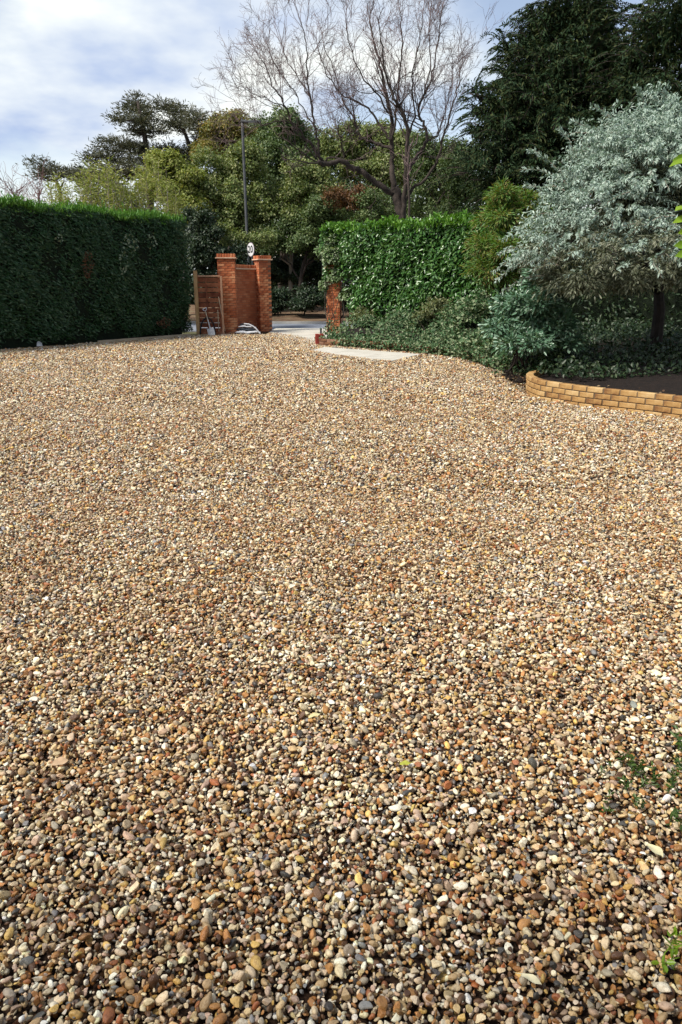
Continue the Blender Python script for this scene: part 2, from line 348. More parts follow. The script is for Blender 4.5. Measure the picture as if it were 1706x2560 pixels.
def attr(name, typ, data, field):
    a = gme.attributes.new(name, typ, 'POINT'); a.data.foreach_set(field, np.ascontiguousarray(data).ravel())
NV = NP * nv1
kind = np.concatenate([np.repeat(np.arange(1, NP + 1), nv1), np.zeros(n, int)]).astype(np.int32)
attr('shape', 'INT', kind, 'value')
attr('pick', 'INT', np.concatenate([np.zeros(NV, int), rng.integers(0, NP, n)]).astype(np.int32), 'value')
attr('rot', 'FLOAT_VECTOR', np.concatenate([np.zeros((NV, 3)), ROT]).astype(np.float32), 'vector')
attr('siz', 'FLOAT', np.concatenate([np.ones(NV), RR]).astype(np.float32), 'value')
attr('col', 'FLOAT_COLOR', np.concatenate([np.ones((NV, 4)), np.concatenate([CC, np.ones((n, 1))], 1)]).astype(np.float32), 'color')
gravel = tag(obj('gravel', gme), 'loose rounded flint gravel covering the whole drive', 'gravel', kind='stuff')
ng = bpy.data.node_groups.new('stone_scatter', 'GeometryNodeTree')
ng.interface.new_socket('Geometry', in_out='INPUT', socket_type='NodeSocketGeometry'); ng.interface.new_socket('Geometry', in_out='OUTPUT', socket_type='NodeSocketGeometry')
gi = ng.nodes.new('NodeGroupInput'); go = ng.nodes.new('NodeGroupOutput')
def nattr(name, typ):
    x = ng.nodes.new('GeometryNodeInputNamedAttribute'); x.data_type = typ; x.inputs['Name'].default_value = name
    return [s for s in x.outputs if s.enabled and s.name == 'Attribute'][0]
ks = nattr('shape', 'INT')
def sepk(k):
    c = ng.nodes.new('FunctionNodeCompare'); c.data_type = 'INT'; c.operation = 'EQUAL'
    ii = [s for s in c.inputs if s.type == 'INT']; ng.links.new(ks, ii[0]); ii[1].default_value = k
    s = ng.nodes.new('GeometryNodeSeparateGeometry'); s.domain = 'POINT'
    ng.links.new(gi.outputs[0], s.inputs['Geometry']); ng.links.new(c.outputs[0], s.inputs['Selection']); return s.outputs['Selection']
g2i = ng.nodes.new('GeometryNodeGeometryToInstance')
for k in range(NP, 0, -1): ng.links.new(sepk(k), g2i.inputs[0])
iop = ng.nodes.new('GeometryNodeInstanceOnPoints')
ng.links.new(sepk(0), iop.inputs['Points']); ng.links.new(g2i.outputs[0], iop.inputs['Instance']); iop.inputs['Pick Instance'].default_value = True
ng.links.new(nattr('pick', 'INT'), iop.inputs['Instance Index'])
e2r = ng.nodes.new('FunctionNodeEulerToRotation'); ng.links.new(nattr('rot', 'FLOAT_VECTOR'), e2r.inputs[0]); ng.links.new(e2r.outputs[0], iop.inputs['Rotation'])
ng.links.new(nattr('siz', 'FLOAT'), iop.inputs['Scale']); ng.links.new(iop.outputs[0], go.inputs[0])
gm = gravel.modifiers.new('stones', 'NODES'); gm.node_group = ng

# ---------------------------------------------------------------- brickwork
def chamfer_box(name, l, d, h, mat, c=0.006, seed=0):
    bm = bmesh.new(); bmesh.ops.create_cube(bm, size=1)
    r = random.Random(seed)
    for v in bm.verts: v.co = Vector((v.co.x * l + r.uniform(-.002, .002), v.co.y * d + r.uniform(-.002, .002), v.co.z * h + r.uniform(-.0015, .0015)))
    bmesh.ops.bevel(bm, geom=bm.edges[:], offset=c, segments=1, affect='EDGES')
    me = bpy.data.meshes.new(name); bm.to_mesh(me); bm.free(); me.materials.append(mat); return me
def brick_meshes(mat): return [chamfer_box('brick', 0.215, 0.1025, 0.065, mat, seed=i) for i in range(4)]
YB, RB, OB = brick_meshes(M['ybrick']), brick_meshes(M['rbrick']), brick_meshes(M['obrick'])
def brick(meshes, parent, loc, rz, sx=1.0, sy=1.0, sz=1.0, name='brick'):
    o = bpy.data.objects.new(name, random.choice(meshes)); COL.objects.link(o); o.parent = parent
    o.location = tuple(loc); o.rotation_euler = (random.gauss(0, .006), random.gauss(0, .006), rz + random.gauss(0, .006)); o.scale = (sx, sy, sz); return o
def resample(P, step, off=0.0):
    P = np.asarray(P, float)[:, :2]
    # smooth (Catmull-Rom) then even arc length
    Q = []
    for i in range(len(P) - 1):
        p0, p1, p2, p3 = P[max(i - 1, 0)], P[i], P[i + 1], P[min(i + 2, len(P) - 1)]
        for t in np.linspace(0, 1, 12, endpoint=False):
            Q.append(0.5 * ((2 * p1) + (-p0 + p2) * t + (2 * p0 - 5 * p1 + 4 * p2 - p3) * t * t + (-p0 + 3 * p1 - 3 * p2 + p3) * t ** 3))
    Q.append(P[-1]); Q = np.array(Q); s = np.concatenate([[0], np.cumsum(np.linalg.norm(np.diff(Q, axis=0), axis=1))])
    t = np.arange(off, s[-1], step); return np.stack([np.interp(t, s, Q[:, 0]), np.interp(t, s, Q[:, 1])], 1), s[-1]
def curved_wall(name, label, path, courses, meshes, mmat, thick=0.1025, z0=-0.03, step=0.226, top=None, jag=0.0):
    base = np.append(np.asarray(path[len(path) // 2])[:2], 0)
    t = thing(name, label, 'wall', base)
    fine, L = resample(path, 0.05)
    tg = np.gradient(fine, axis=0); tg /= np.linalg.norm(tg, axis=1)[:, None]; nr = np.stack([-tg[:, 1], tg[:, 0]], 1)
    hw = thick / 2 - 0.008; zt = z0 + courses * 0.075 - 0.012
    V = []; F = []
    for p, nn in zip(fine, nr):
        for s_, z in ((-1, z0 - .05), (1, z0 - .05), (1, zt), (-1, zt)): q = p + nn * s_ * hw; V.append((q[0] - base[0], q[1] - base[1], z))
    for i in range(len(fine) - 1):
        for k in range(4): F.append((i * 4 + k, i * 4 + (k + 1) % 4, (i + 1) * 4 + (k + 1) % 4, (i + 1) * 4 + k))
    obj('mortar', mesh_np('mortar', V, np.array(F), mmat), t)
    for c in range(courses):
        off = (0.113 if c % 2 else 0.0) + 0.10
        mids, _ = resample(path, step, off); 
        for i, m_ in enumerate(mids):
            a, b = resample_at(path, off + i * step - step / 2), resample_at(path, off + i * step + step / 2)
            if jag and c == courses - 1 and random.random() < jag: continue
            d = b - a; ln = np.linalg.norm(d)
            if ln < 0.1: continue
            brick(meshes, t, (m_[0] - base[0], m_[1] - base[1], z0 + c * 0.075 + 0.0325), math.atan2(d[1], d[0]), (ln - 0.012) / 0.215 * random.uniform(.985, 1.0), 1.0)
    return t
_rc = {}
def resample_at(path, s):
    k = id(path)
    if k not in _rc: _rc[k] = resample(path, 0.01)[0]
    q = _rc[k]; return q[min(max(int(round(s / 0.01)), 0), len(q) - 1)]
ypath = [p + np.array([0.0, 0.05, 0]) for p in yw]
ypath = [ypath[0] + np.array([0.55, 0.35, 0])] + [ypath[0] + np.array([0.2, 0.17, 0])] + ypath[1:]
curved_wall('garden_wall', 'low curved wall of yellow bricks edging the dark soil bed', ypath, 4, YB, M['ymortar'], z0=-0.028)
opath = [G(800, 866) + np.array([0, .12, 0])] + [p + np.array([0, .10, 0]) for p in border[1:]]
curved_wall('edging_wall', 'low weathered brick edging, half buried in ivy behind the concrete slab', opath, 3, OB, M['rmortar'], z0=-0.03, jag=0.25)

# ---- gate walls
gate_count = [0]
def pier(parent, c, base, rz, w, courses, meshes, cap=True, visible=(0, 1, 2, 3), joined=None):
    """square pier: mortar core, stretcher bricks on each face, cap of creasing tile and soldier bricks"""
    R = np.array([[math.cos(rz), -math.sin(rz)], [math.sin(rz), math.cos(rz)]])
    H = courses * 0.075; lc = np.array(c) - np.array(base)
    p = obj('pier', None, parent, tuple(lc)); p.rotation_euler = (0, 0, rz)
    MB().box((0, 0, H / 2 - 0.02), (w - 0.018, w - 0.018, H + 0.04)).build('mortar', M['rmortar'], p)
    k = max(2, int(round((w - 0.1025) / 0.226))); bl = (w - 0.1025) / k
    for cidx in range(courses):
        for side in range(4):
            if side not in visible: continue
            a = side * math.pi / 2
            for j in range(k):
                s0 = -w / 2 + (0.1025 if cidx % 2 else 0) + (j + 0.5) * bl
                q = np.array([s0, -w / 2 + 0.1025 / 2]); q = np.array([q[0] * math.cos(a) - q[1] * math.sin(a), q[0] * math.sin(a) + q[1] * math.cos(a)])
                if gate_count[0] < 298: brick(meshes, p, (q[0], q[1], cidx * 0.075 + 0.0325), a, (bl - 0.011) / 0.215, 1); gate_count[0] += 1
                elif joined is not None:
                    w_ = R @ q + np.array(c)[:2]; joined.append((w_[0], w_[1], cidx * 0.075 + 0.0325, a + rz, bl - 0.011))
    if cap:
        MB().box((0, 0, H + 0.022), (w + 0.10, w + 0.10, 0.040)).build('creasing_tile', M['tile'], p, bevel=0.006)
        ks_ = int((w + 0.03) / 0.076); stp = (w + 0.03) / ks_
        MB().box((0, 0, H + 0.09), (w - 0.02, w - 0.02, 0.1)).build('mortar', M['rmortar'], p)
        for side in range(4):
            a = side * math.pi / 2
            for j in range(ks_ if side % 2 == 0 else ks_ - 2):
                s0 = -(w + .03) / 2 + (j + 0.5 + (0 if side % 2 == 0 else 1)) * stp
                q = np.array([s0, -(w + .03) / 2 + 0.0515]); q = np.array([q[0] * math.cos(a) - q[1] * math.sin(a), q[0] * math.sin(a) + q[1] * math.cos(a)])
                brick(meshes, p, (q[0], q[1], H + 0.044 + 0.052), a, (stp - 0.011) / 0.215, 1.0, 0.1 / 0.065, name='coping_brick')
    return p
PL, PR = G(571, 836), G(659, 829)
gbase = np.array([(PL[0] + PR[0]) / 2, (PL[1] + PR[1]) / 2, 0])
gate = thing('gate_wall', 'red brick wing wall between two capped piers beside the gateway', 'wall', gbase)
joined = []
dgw = PR - PL; ga = math.atan2(dgw[1], dgw[0])
RZL, RZR = math.radians(5), math.radians(28)
pier(gate, PL + np.array([0, .28, 0]), gbase, RZL, 0.555, 31, RB, visible=(0, 3, 1))
pier(gate, PR + np.array([0, .30, 0]), gbase, RZR, 0.44, 31, RB, visible=(0, 3), joined=joined)
# curved panel between the piers
a0, a1 = PL + np.array([0.10, .42, 0]), PR + np.array([-0.10, .42, 0])
mid = (a0 + a1) / 2 + np.array([-0.06, 0.28, 0])
panel_path = [a0, (a0 + mid) / 2 + np.array([-.03, .07, 0]), mid, (a1 + mid) / 2 + np.array([-.0, .05, 0]), a1]
pan = obj('panel', None, gate, (0, 0, 0))
fine, Lp = resample(panel_path, 0.04); tg = np.gradient(fine, axis=0); tg /= np.linalg.norm(tg, axis=1)[:, None]; nr = np.stack([-tg[:, 1], tg[:, 0]], 1)
def ribbon(hw, z0, z1):
    V = []; F = []
    for p, nn in zip(fine, nr):
        for s_, z in ((-1, z0), (1, z0), (1, z1), (-1, z1)): q = p + nn * s_ * hw; V.append((q[0] - gbase[0], q[1] - gbase[1], z))
    for i in range(len(fine) - 1):
        for k in range(4): F.append((i * 4 + k, i * 4 + (k + 1) % 4, (i + 1) * 4 + (k + 1) % 4, (i + 1) * 4 + k))
    return V, np.array(F)
PH = 27
obj('mortar', mesh_np('mortar', *ribbon(0.044, -.05, PH * .075 - .01), M['rmortar']), pan)
for c in range(PH):
    k = 0
    while True:
        s0 = (0.113 if c % 2 else 0) + k * 0.226
        if s0 + 0.11 > Lp: break
        a_, b_ = resample_at(panel_path, s0), resample_at(panel_path, min(s0 + 0.226, Lp)); m_ = (a_ + b_) / 2; d = b_ - a_; k += 1
        if np.linalg.norm(d) < .06: continue
        joined.append((m_[0], m_[1], c * .075 + .0325, math.atan2(d[1], d[0]), np.linalg.norm(d) - .011))
obj('creasing_tile', mesh_np('creasing_tile', *ribbon(0.105, PH * .075, PH * .075 + .04), M['tile']), pan)
for i in range(int(Lp / 0.076)):
    a_, b_ = resample_at(panel_path, i * .076), resample_at(panel_path, (i + 1) * .076); m_ = (a_ + b_) / 2; d = b_ - a_
    brick(RB, pan, (m_[0] - gbase[0], m_[1] - gbase[1], PH * .075 + .044 + .05), math.atan2(d[1], d[0]), .065 / .215, 1.6, .1 / .065, name='coping_brick')
jb = MB()
for (x, y, z, a, ln) in joined: jb.box((x, y, z + random.gauss(0, .001)), (ln, 0.1025 + random.gauss(0, .002), 0.065), (0, 0, a + random.gauss(0, .005)))
def island_brick():
    m, t, b, o = new_mat('red_brick_mass'); g = t.nodes.new('ShaderNodeNewGeometry')
    r = ramp(t, g.outputs['Random Per Island'], [(0.0, (0.29, 0.075, 0.03)), (0.4, (0.43, 0.12, 0.046)), (0.75, (0.49, 0.16, 0.066)), (1.0, (0.57, 0.25, 0.12))])
    n = noise(t, 9, 4); t.links.new(mixc(t, r.outputs[0], (0.27, 0.08, 0.035), n.outputs[0]), b.inputs['Base Color']); b.inputs['Roughness'].default_value = 0.9
    return m
tag(jb.build('brickwork', island_brick(), gate, gbase), kind='stuff')
# far pier, half hidden by ivy
RP = G(836, 836)
gp2 = thing('gate_pier', 'red brick gate pier half smothered in ivy beside the laurel hedge', 'pier', RP)
gate_count[0] = 120
pier(gp2, RP + np.array([0, .2, 0]), RP, math.radians(-8), 0.44, 27, RB, cap=True, visible=(0, 3, 1))

# ---------------------------------------------------------------- unseen building, added behind the viewpoint; it shades the nearest gravel
hb_ = np.array([0., -1.7, 0.]); hse = thing('house', 'brick house front behind the viewpoint at the head of the drive', 'house', hb_)
M['hbrick'] = surf('house_brick', [(0.3, (0.16, 0.07, 0.045)), (0.7, (0.28, 0.13, 0.08))], 5, .9); M['hroof'] = surf('roof_tile', [(0.3, (0.07, 0.04, 0.03)), (0.7, (0.13, 0.07, 0.05))], 3, .9)
M['glass'] = surf('window_glass', [(0.3, (0.02, 0.025, 0.03)), (0.7, (0.04, 0.045, 0.05))], 1, .08, bmp=0); M['door'] = surf('door_paint', [(0.3, (0.02, 0.05, 0.04)), (0.7, (0.03, 0.07, 0.05))], 4, .4)
MB().box((0, -4, 2.9), (15, 8, 6.0)).build('wall', M['hbrick'], hse)
MB().add([(-7.8, .45, 5.91), (7.8, .45, 5.91), (7.8, -8.45, 5.91), (-7.8, -8.45, 5.91), (-7.8, -4, 8.6), (7.8, -4, 8.6)], [(0, 1, 5, 4), (2, 3, 4, 5), (0, 4, 3), (1, 2, 5), (0, 3, 2, 1)]).build('roof', M['hroof'], hse)
for x in (-5, -2, 2, 5):
    for z in (1.6, 4.3):
        if z < 2 and abs(x) == 2: continue
        w_ = MB().box((x, .03, z), (1.5, .1, 1.3)).build('window', M['white'], hse); MB().box((x, .09, z), (1.34, .012, 1.14)).build('pane', M['glass'], w_)
d_ = MB().box((0, .03, 1.05), (1.0, .09, 2.1)).build('door', M['door'], hse); MB().box((.38, .1, 1.0), (.03, .05, .14)).build('handle', M['steel'], d_)  # door and handle of the added house
# ---------------------------------------------------------------- fence, tools, sacks and other small things by the gate
FB = G(525, 838); fbase = np.array([FB[0], FB[1], 0])
fence = thing('fence_panel', 'brown lapped fence panel with a golden post, between hedge and brick pier', 'fence', fbase)
fx0, fx1 = G(493, 839)[0], G(561, 837)[0]; fy = FB[1] + 0.10; FH = 1.80
L_ = lambda x, y, z: (x - fbase[0], y - fbase[1], z)
MB().box(L_(fx0, fy - .02, 0.93), (0.11, 0.11, 2.06)).build('post', M['post'], fence, bevel=0.008)
MB().box(L_(fx1 - 0.005, fy, 0.88), (0.06, 0.05, 1.84)).build('batten', M['batten'], fence, bevel=0.004)
MB().box(L_((fx0 + fx1) / 2 + .015, fy, FH + .0), (fx1 - fx0 - .10, 0.06, 0.045)).build('top_rail', M['batten'], fence, bevel=0.004)
nsl = 11; sh = (FH - 0.1) / nsl
for i in range(nsl):
    z = 0.07 + (i + .5) * sh
    MB().box(L_((fx0 + fx1) / 2 + .01, fy + 0.035 + random.gauss(0, .003), z), (fx1 - fx0 - .04, 0.012, sh * 0.86), (math.radians(10), random.gauss(0, .006), 0)).build('slat', M['fence'], fence)
MB().box(L_(fx0 + (fx1 - fx0) * .40, fy + 0.010, FH / 2), (0.045, 0.03, FH - .08)).build('batten', M['fence'], fence)
MB().box(L_((fx0 + fx1) / 2 + .015, fy + .01, 0.05), (fx1 - fx0 - .10, 0.04, 0.12)).build('gravel_board', M['fence'], fence)
def lean(px0, py0, px1, py1, Y0, Y1): return A(px0, py0, Y0), A(px1, py1, Y1)
# spade
Yf = fy - 0.12
foot = G(532, 840); sb = np.array([foot[0], foot[1] - .05, 0]); top = A(512, 771, fy - .05)
spd = thing('spade', 'spade with a pale square blade leaning against the fence panel', 'spade', sb)
ax = (top - sb) / np.linalg.norm(top - sb); sidev = np.cross(ax, [0, 1, 0]); sidev /= np.linalg.norm(sidev); nrm = np.cross(sidev, ax)
bm_ = MB(); V = []
prof = [(0.0, .085, .00), (.06, .10, .012), (.16, .105, .018), (.27, .10, .012), (.29, .095, -.004)]
for h_, w_, c_ in prof:
    for k in range(7):
        u = -1 + k / 3; V.append(ax * h_ + sidev * u * w_ * 1.06 - nrm * (c_ * (1 - u * u)))
nV = len(V); V += [v + nrm * .004 for v in V]; F = []
for i in range(4):
    for k in range(6):
        q = (i * 7 + k, i * 7 + k + 1, (i + 1) * 7 + k + 1, (i + 1) * 7 + k); F += [q, tuple(nV + j for j in q[::-1])]
bm_.add(V, F).build('blade', M['steel'], spd, smooth=True)
MB().tube([ax * .22, ax * .36, ax * .60], [.022, .019, .016], 8).build('socket', M['steel'], spd)
LT = np.linalg.norm(top - sb)
MB().tube([ax * .58, ax * (LT - .10)], [.017, .016], 8).build('shaft', M['timber'], spd)
g_ = MB(); g_.tube([ax * (LT - .11), ax * (LT - .05) + sidev * .055, ax * LT + sidev * .06], .011, 6); g_.tube([ax * (LT - .11), ax * (LT - .05) - sidev * .055, ax * LT - sidev * .06], .011, 6); g_.tube([ax * LT - sidev * .068, ax * LT + sidev * .068], .014, 8)
g_.build('grip', M['white'], spd)
# long handled tools
def tool(name, label, p0, p1, r, headmat, kind):
    t = thing(name, label, 'tool', p0); d = np.array(p1) - np.array(p0)
    MB().tube([d * .10, d * .5, d], [r, r * 1.05, r * .9], 8).build('handle', M['timber'], t)
    s_ = np.cross(d, [0, 1, 0]); s_ /= np.linalg.norm(s_)
    if kind == 'rake':
        h = MB(); h.bar(-s_ * .17 + d * .015, s_ * .17 + d * .015, .02, .02)
        for k in range(8): h.bar(-s_ * (.16 - k * .0457) + d * .012, -s_ * (.16 - k * .0457) + d * .012 + np.array([0, -.06, -.006]), .007, .007)
        h.tube([d * .012, d * .11], .011, 6); h.build('head', headmat, t)
    else:
        h = MB(); h.box(d * .04, (.13, .012, .17), (math.radians(-8), 0, 0)); h.tube([d * .07, d * .16], .014, 6); h.build('head', headmat, t, bevel=.003)
    return t
tool('rake', 'long pale handled rake leaning across the fence edge onto the brick pier', G(567, 836) - np.array([0, .2, 0]), A(547, 742, fy - .03), .015, M['black'], 'rake')
tool('hoe', 'short pale handled hoe upright against the fence panel', G(549, 837) - np.array([0, .06, 0]), A(545, 775, fy - .03), .014, M['black'], 'hoe')
hb = G(520, 838); hp = thing('hose', 'black hose bent in a hoop against the foot of the fence', 'hose', hb)
pts_ = [np.array([.24 * math.cos(a), .0 + .03 * math.sin(a), .04 + .50 * math.sin(a)]) for a in np.linspace(-.08, math.pi + .08, 22)]
MB().tube(pts_, .019, 7).build('hoop', M['black'], hp, smooth=True); MB().tube([p + np.array([.02, -.03, -.012]) for p in pts_], .012, 6).build('inner_hoop', M['black'], hp, smooth=True)
tag(MB().box(tuple(G(570, 838) + np.array([-.05, -.08, .02])), (.32, .14, .035), (0, 0.02, .12)).build('board_offcut', M['timber'], bevel=.004), 'short pale board lying on the gravel at the pier foot', 'board')
# sacks
def sack(label, c, L, D, H, arch, mat, name='sack', stripes=None):
    t = thing(name, label, 'sack', c); nu, nv = 26, 14; V = []
    for i in range(nu):
        u = -1 + 2 * i / (nu - 1)
        e = (1 - abs(u) ** 3.0) ** .6 if abs(u) < 1 else 0
        for j in range(nv):
            a = 2 * math.pi * j / nv; w = 1 + .10 * math.sin(5 * u + 2 * a) + .06 * math.sin(11 * u - a * 3)
            V.append((u * L / 2, math.cos(a) * D / 2 * (e * .9 + .1) * w, H / 2 + math.sin(a) * H / 2 * (e * .92 + .08) * w + arch * (1 - u * u) - .25 * arch * 0))
    F = [(i * nv + j, i * nv + (j + 1) % nv, (i + 1) * nv + (j + 1) % nv, (i + 1) * nv + j) for i in range(nu - 1) for j in range(nv)]
    me = mesh_np('bag', V, np.array(F), mat, True); obj('bag', me, t)
    for s_ in (-1, 1): MB().box((s_ * (L / 2 - .005), 0, H / 2), (.03, D * .55, .012)).build('seam', mat, t)
    return t
sc = G(621, 836)
s1 = sack('white plastic sack lying lowest in the pile against the brick wall', sc + np.array([-.02, .02, 0]), .80, .36, .13, .0, M['white'])
s2 = sack('dark sack lying across the lowest white sack by the brick wall', sc + np.array([-.05, .06, .115]), .66, .34, .09, .0, M['navy'])
s3 = sack('narrow white sack in the middle of the pile against the brick wall', sc + np.array([-.04, .08, .19]), .56, .30, .075, .02, M['white'])
s4 = sack('topmost dark sack on the pile against the brick wall', sc + np.array([-.06, .12, .25]), .46, .26, .075, .02, M['navy'])
s1.rotation_euler = (0, 0, .12); s2.rotation_euler = (0, .02, .05); s3.rotation_euler = (0, .04, .18); s4.rotation_euler = (0, .06, .1)
pp = [sc + np.array([x, -.03 - .02 * x, z]) for x, z in ((-.12, .335), (.03, .325), (.17, .26), (.29, .16), (.38, .03), (.41, .012))]
pb = thing('plastic_pipe', 'white flexible pipe arching over the sacks by the brick wall', 'pipe', sc)
MB().tube(np.array(pp) - sc, .022, 8).build('tube', M['white'], pb, smooth=True)
# timber edging under the hedge
e0, e1_ = G(246, 859), G(476, 841); eb = (e0 + e1_) / 2
MBt = MB().bar(e0 + np.array([0, 0, .035]), e1_ + np.array([0, 0, .035]), .035, .09)
tag(MBt.build('timber_edging', M['timber'], None), 'pale timber edging board along the foot of the clipped hedge', 'board')
tw = G(97, 866); 
tag(MB().add([tuple(tw + np.array([.11 * math.cos(a) * r_, .07 * math.sin(a) * r_, z])) for r_, z in ((1, .01), (.8, .09), (.35, .13)) for a in np.linspace(0, 5.5, 8)],
    [(i * 8 + k, i * 8 + (k + 1) % 8, (i + 1) * 8 + (k + 1) % 8, (i + 1) * 8 + k) for i in range(2) for k in range(8)] + [tuple(range(16, 24))]).build('plastic_bag', M['white']), 'small crumpled white plastic bag at the foot of the hedge', 'bag')
# marker post and red bricks at the end of the border
mp = G(803, 856); mk = thing('marker_post', 'thin black post standing at the gateway end of the border', 'post', mp)
MB().tube([(0, 0, -.02), (0, 0, .36)], .028, 8).build('shaft', M['black'], mk); MB().tube([(0, 0, .36), (0, 0, .385)], [.034, .024], 8).build('top_cap', M['black'], mk)
rb = G(798, 863); rbk = thing('brick_kerb_end', 'two dark red bricks set on end beside the concrete slab', 'brick', rb)
for k, (x, y) in enumerate(((-.045, 0), (.065, .02))): o_ = obj('brick', chamfer_box('brick', .095, .10, .33, M['redblock'], seed=20 + k), rbk, (x, y, .13)); o_.rotation_euler = (.02, .03 * (k - .5), .2 + k * .1)

# street lamp
lp = A(618, 560, 35.5); lb = np.array([lp[0], 35.5, 0.3]); lt = A(617, 306, 35.5); LHt = lt[2] - .3
lamp = thing('street_lamp', 'tall slim grey street lamp with a flat head', 'street lamp', lb)
MB().tube([(0, 0, -.4), (0, 0, 1.2)], [.09, .085], 10).build('base', M['pole'], lamp, smooth=True)
MB().tube([(0, 0, 1.2), (0, 0, 1.26), (-.05, 0, LHt - .2), (-.05, 0, LHt)], [.085, .072, .058, .055], 10).build('column', M['pole'], lamp, smooth=True)
hdm = MB(); hdm.box((.36, 0, LHt + .02), (.80, .26, .08)); hdm.box((.0, 0, LHt + .045), (.22, .16, .09)); hdm.build('head', M['pole'], lamp, bevel=.015)
MB().box((.46, 0, LHt - .026), (.52, .2, .012)).build('lens', M['white'], lamp)
MB().tube([(-.05, 0, LHt + .05), (-.05, 0, LHt + .16)], .035, 8).build('photocell', M['pole'], lamp)
# round sign behind the gate wall
SY = 27.6; sc_ = A(627, 624, SY); sgb = np.array([sc_[0], SY, 0]); sg = thing('road_sign', 'round white road sign showing above the brick gate wall', 'sign', sgb)
rzs = math.radians(-52); sg.rotation_euler = (0, 0, rzs)
zc = sc_[2]; R_ = .235
MB().tube([(0, .05, -.1), (0, .05, zc + R_)], .03, 8).build('post', M['pole'], sg)
def disc(r, y0, y1, n_=32):
    return MB().tube([(0, y0, zc), (0, y1, zc)], r, n_)
disc(R_, -.002, .012).build('rim', M['rim'], sg); disc(R_ - .018, -.006, -.001).build('face', M['white'], sg)
cu = bpy.data.curves.new('digits', 'FONT'); cu.body = '20'; cu.align_x = 'CENTER'; cu.align_y = 'CENTER'; cu.size = .33; cu.extrude = .002; cu.offset = .006
tmp = bpy.data.objects.new('digits_tmp', cu); COL.objects.link(tmp); bpy.context.view_layer.update()
dme = bpy.data.meshes.new_from_object(tmp.evaluated_get(bpy.context.evaluated_depsgraph_get())); bpy.data.objects.remove(tmp)
dme.materials.clear(); dme.materials.append(M['black']); do = obj('digits', dme, sg, (0, -.0095, zc)); do.rotation_euler = (math.pi / 2, 0, 0)
# ---------------------------------------------------------------- foliage tools
def unit(v): return v / (np.linalg.norm(v, axis=-1, keepdims=True) + 1e-9)
def leaves(C, D, L, Wd, up=None, fold=0.18, curl=0.15, six=False):
    """C centres, D pointing directions; returns V, F of folded leaf blades"""
    n = len(C); D = unit(D)
    L = np.broadcast_to(L, (n,)) * rng.uniform(.7, 1.3, n); Wd = np.broadcast_to(Wd, (n,)) * rng.uniform(.75, 1.25, n)
    R = rng.normal(size=(n, 3)) if up is None else up + rng.normal(size=(n, 3)) * .45
    s = unit(np.cross(D, R)); u = np.cross(s, D)
    l_ = L[:, None]; w_ = Wd[:, None] / 2
    b = C - D * l_ * .5; tip = C + D * l_ * .5 - u * l_ * curl
    if not six:
        r = C + s * w_ + u * w_ * fold * 2; l = C - s * w_ + u * w_ * fold * 2
        V = np.stack([b, r, tip, l], 1).reshape(-1, 3); i = np.arange(n)[:, None] * 4
        return V, np.concatenate([i + np.array([0, 1, 2]), i + np.array([0, 2, 3])])
    r1 = C - D * l_ * .22 + s * w_ * .9 + u * w_ * fold * 2; l1 = C - D * l_ * .22 - s * w_ * .9 + u * w_ * fold * 2
    r2 = C + D * l_ * .20 + s * w_ * .85 + u * (w_ * fold * 2 - l_ * curl * .4); l2 = C + D * l_ * .20 - s * w_ * .85 + u * (w_ * fold * 2 - l_ * curl * .4)
    V = np.stack([b, r1, r2, tip, l2, l1], 1).reshape(-1, 3); i = np.arange(n)[:, None] * 6
    return V, np.concatenate([i + np.array([0, 1, 2, 3]), i + np.array([0, 3, 4, 5])])
def cat_vf(parts):
    Vs, Fs, o = [], [], 0
    for V, F in parts: Vs.append(V); Fs.append(F + o); o += len(V)
    return np.concatenate(Vs), np.concatenate(Fs)
def leaf_obj(name, VF, mat, parent=None, base=(0, 0, 0)):
    V, F = VF; return obj(name, mesh_np(name, V - np.array(base), F, mat), parent)
def ball(n):
    v = unit(rng.normal(size=(n, 3))); return v
def lobe_clumps(lobes, nclump, per, cr, shell=(.62, 1.0), flat=.75, zmin=None, outw=False):
    """lobes: list of (centre, radii(3)); leaves in clumps near the lobes' skins. returns centres, outward dirs"""
    ar = np.array([r[0] * r[2] for _, r in lobes]); ar = ar / ar.sum()
    k = rng.choice(len(lobes), nclump, p=ar); C0 = np.array([c for c, _ in lobes])[k]; Rr = np.array([r for _, r in lobes])[k]
    d = ball(nclump); d[:, 2] = np.where(d[:, 2] < -.3, -d[:, 2] * .6, d[:, 2]); d = unit(d)
    rr = rng.uniform(*shell, nclump)[:, None]; cc = C0 + d * Rr * rr
    rc = np.broadcast_to(cr, (nclump,)) * rng.uniform(.6, 1.4, nclump)
    q = ball(nclump * per) * (rng.random((nclump * per, 1)) ** .5)
    q[:, 2] *= flat
    C = np.repeat(cc, per, 0) + q * np.repeat(rc, per)[:, None]
    D = unit(q) * .7 + np.repeat(d, per, 0) * .6
    if zmin is not None: ok = C[:, 2] > zmin; C, D = C[ok], D[ok]; d = d if not outw else d; dd_ = np.repeat(d, per, 0)[ok]; return (C, D, dd_) if outw else (C, D)
    return (C, D, np.repeat(d, per, 0)) if outw else (C, D)
def limb_pts(p0, p1, n=7, sag=0.1, wob=0.05):
    p0, p1 = np.array(p0, float), np.array(p1, float); t = np.linspace(0, 1, n)[:, None]; L = np.linalg.norm(p1 - p0)
    P = p0 + (p1 - p0) * t; P[:, 2] += np.sin(t[:, 0] * math.pi) * L * sag
    P[1:-1] += rng.normal(size=(n - 2, 3)) * L * wob; return P
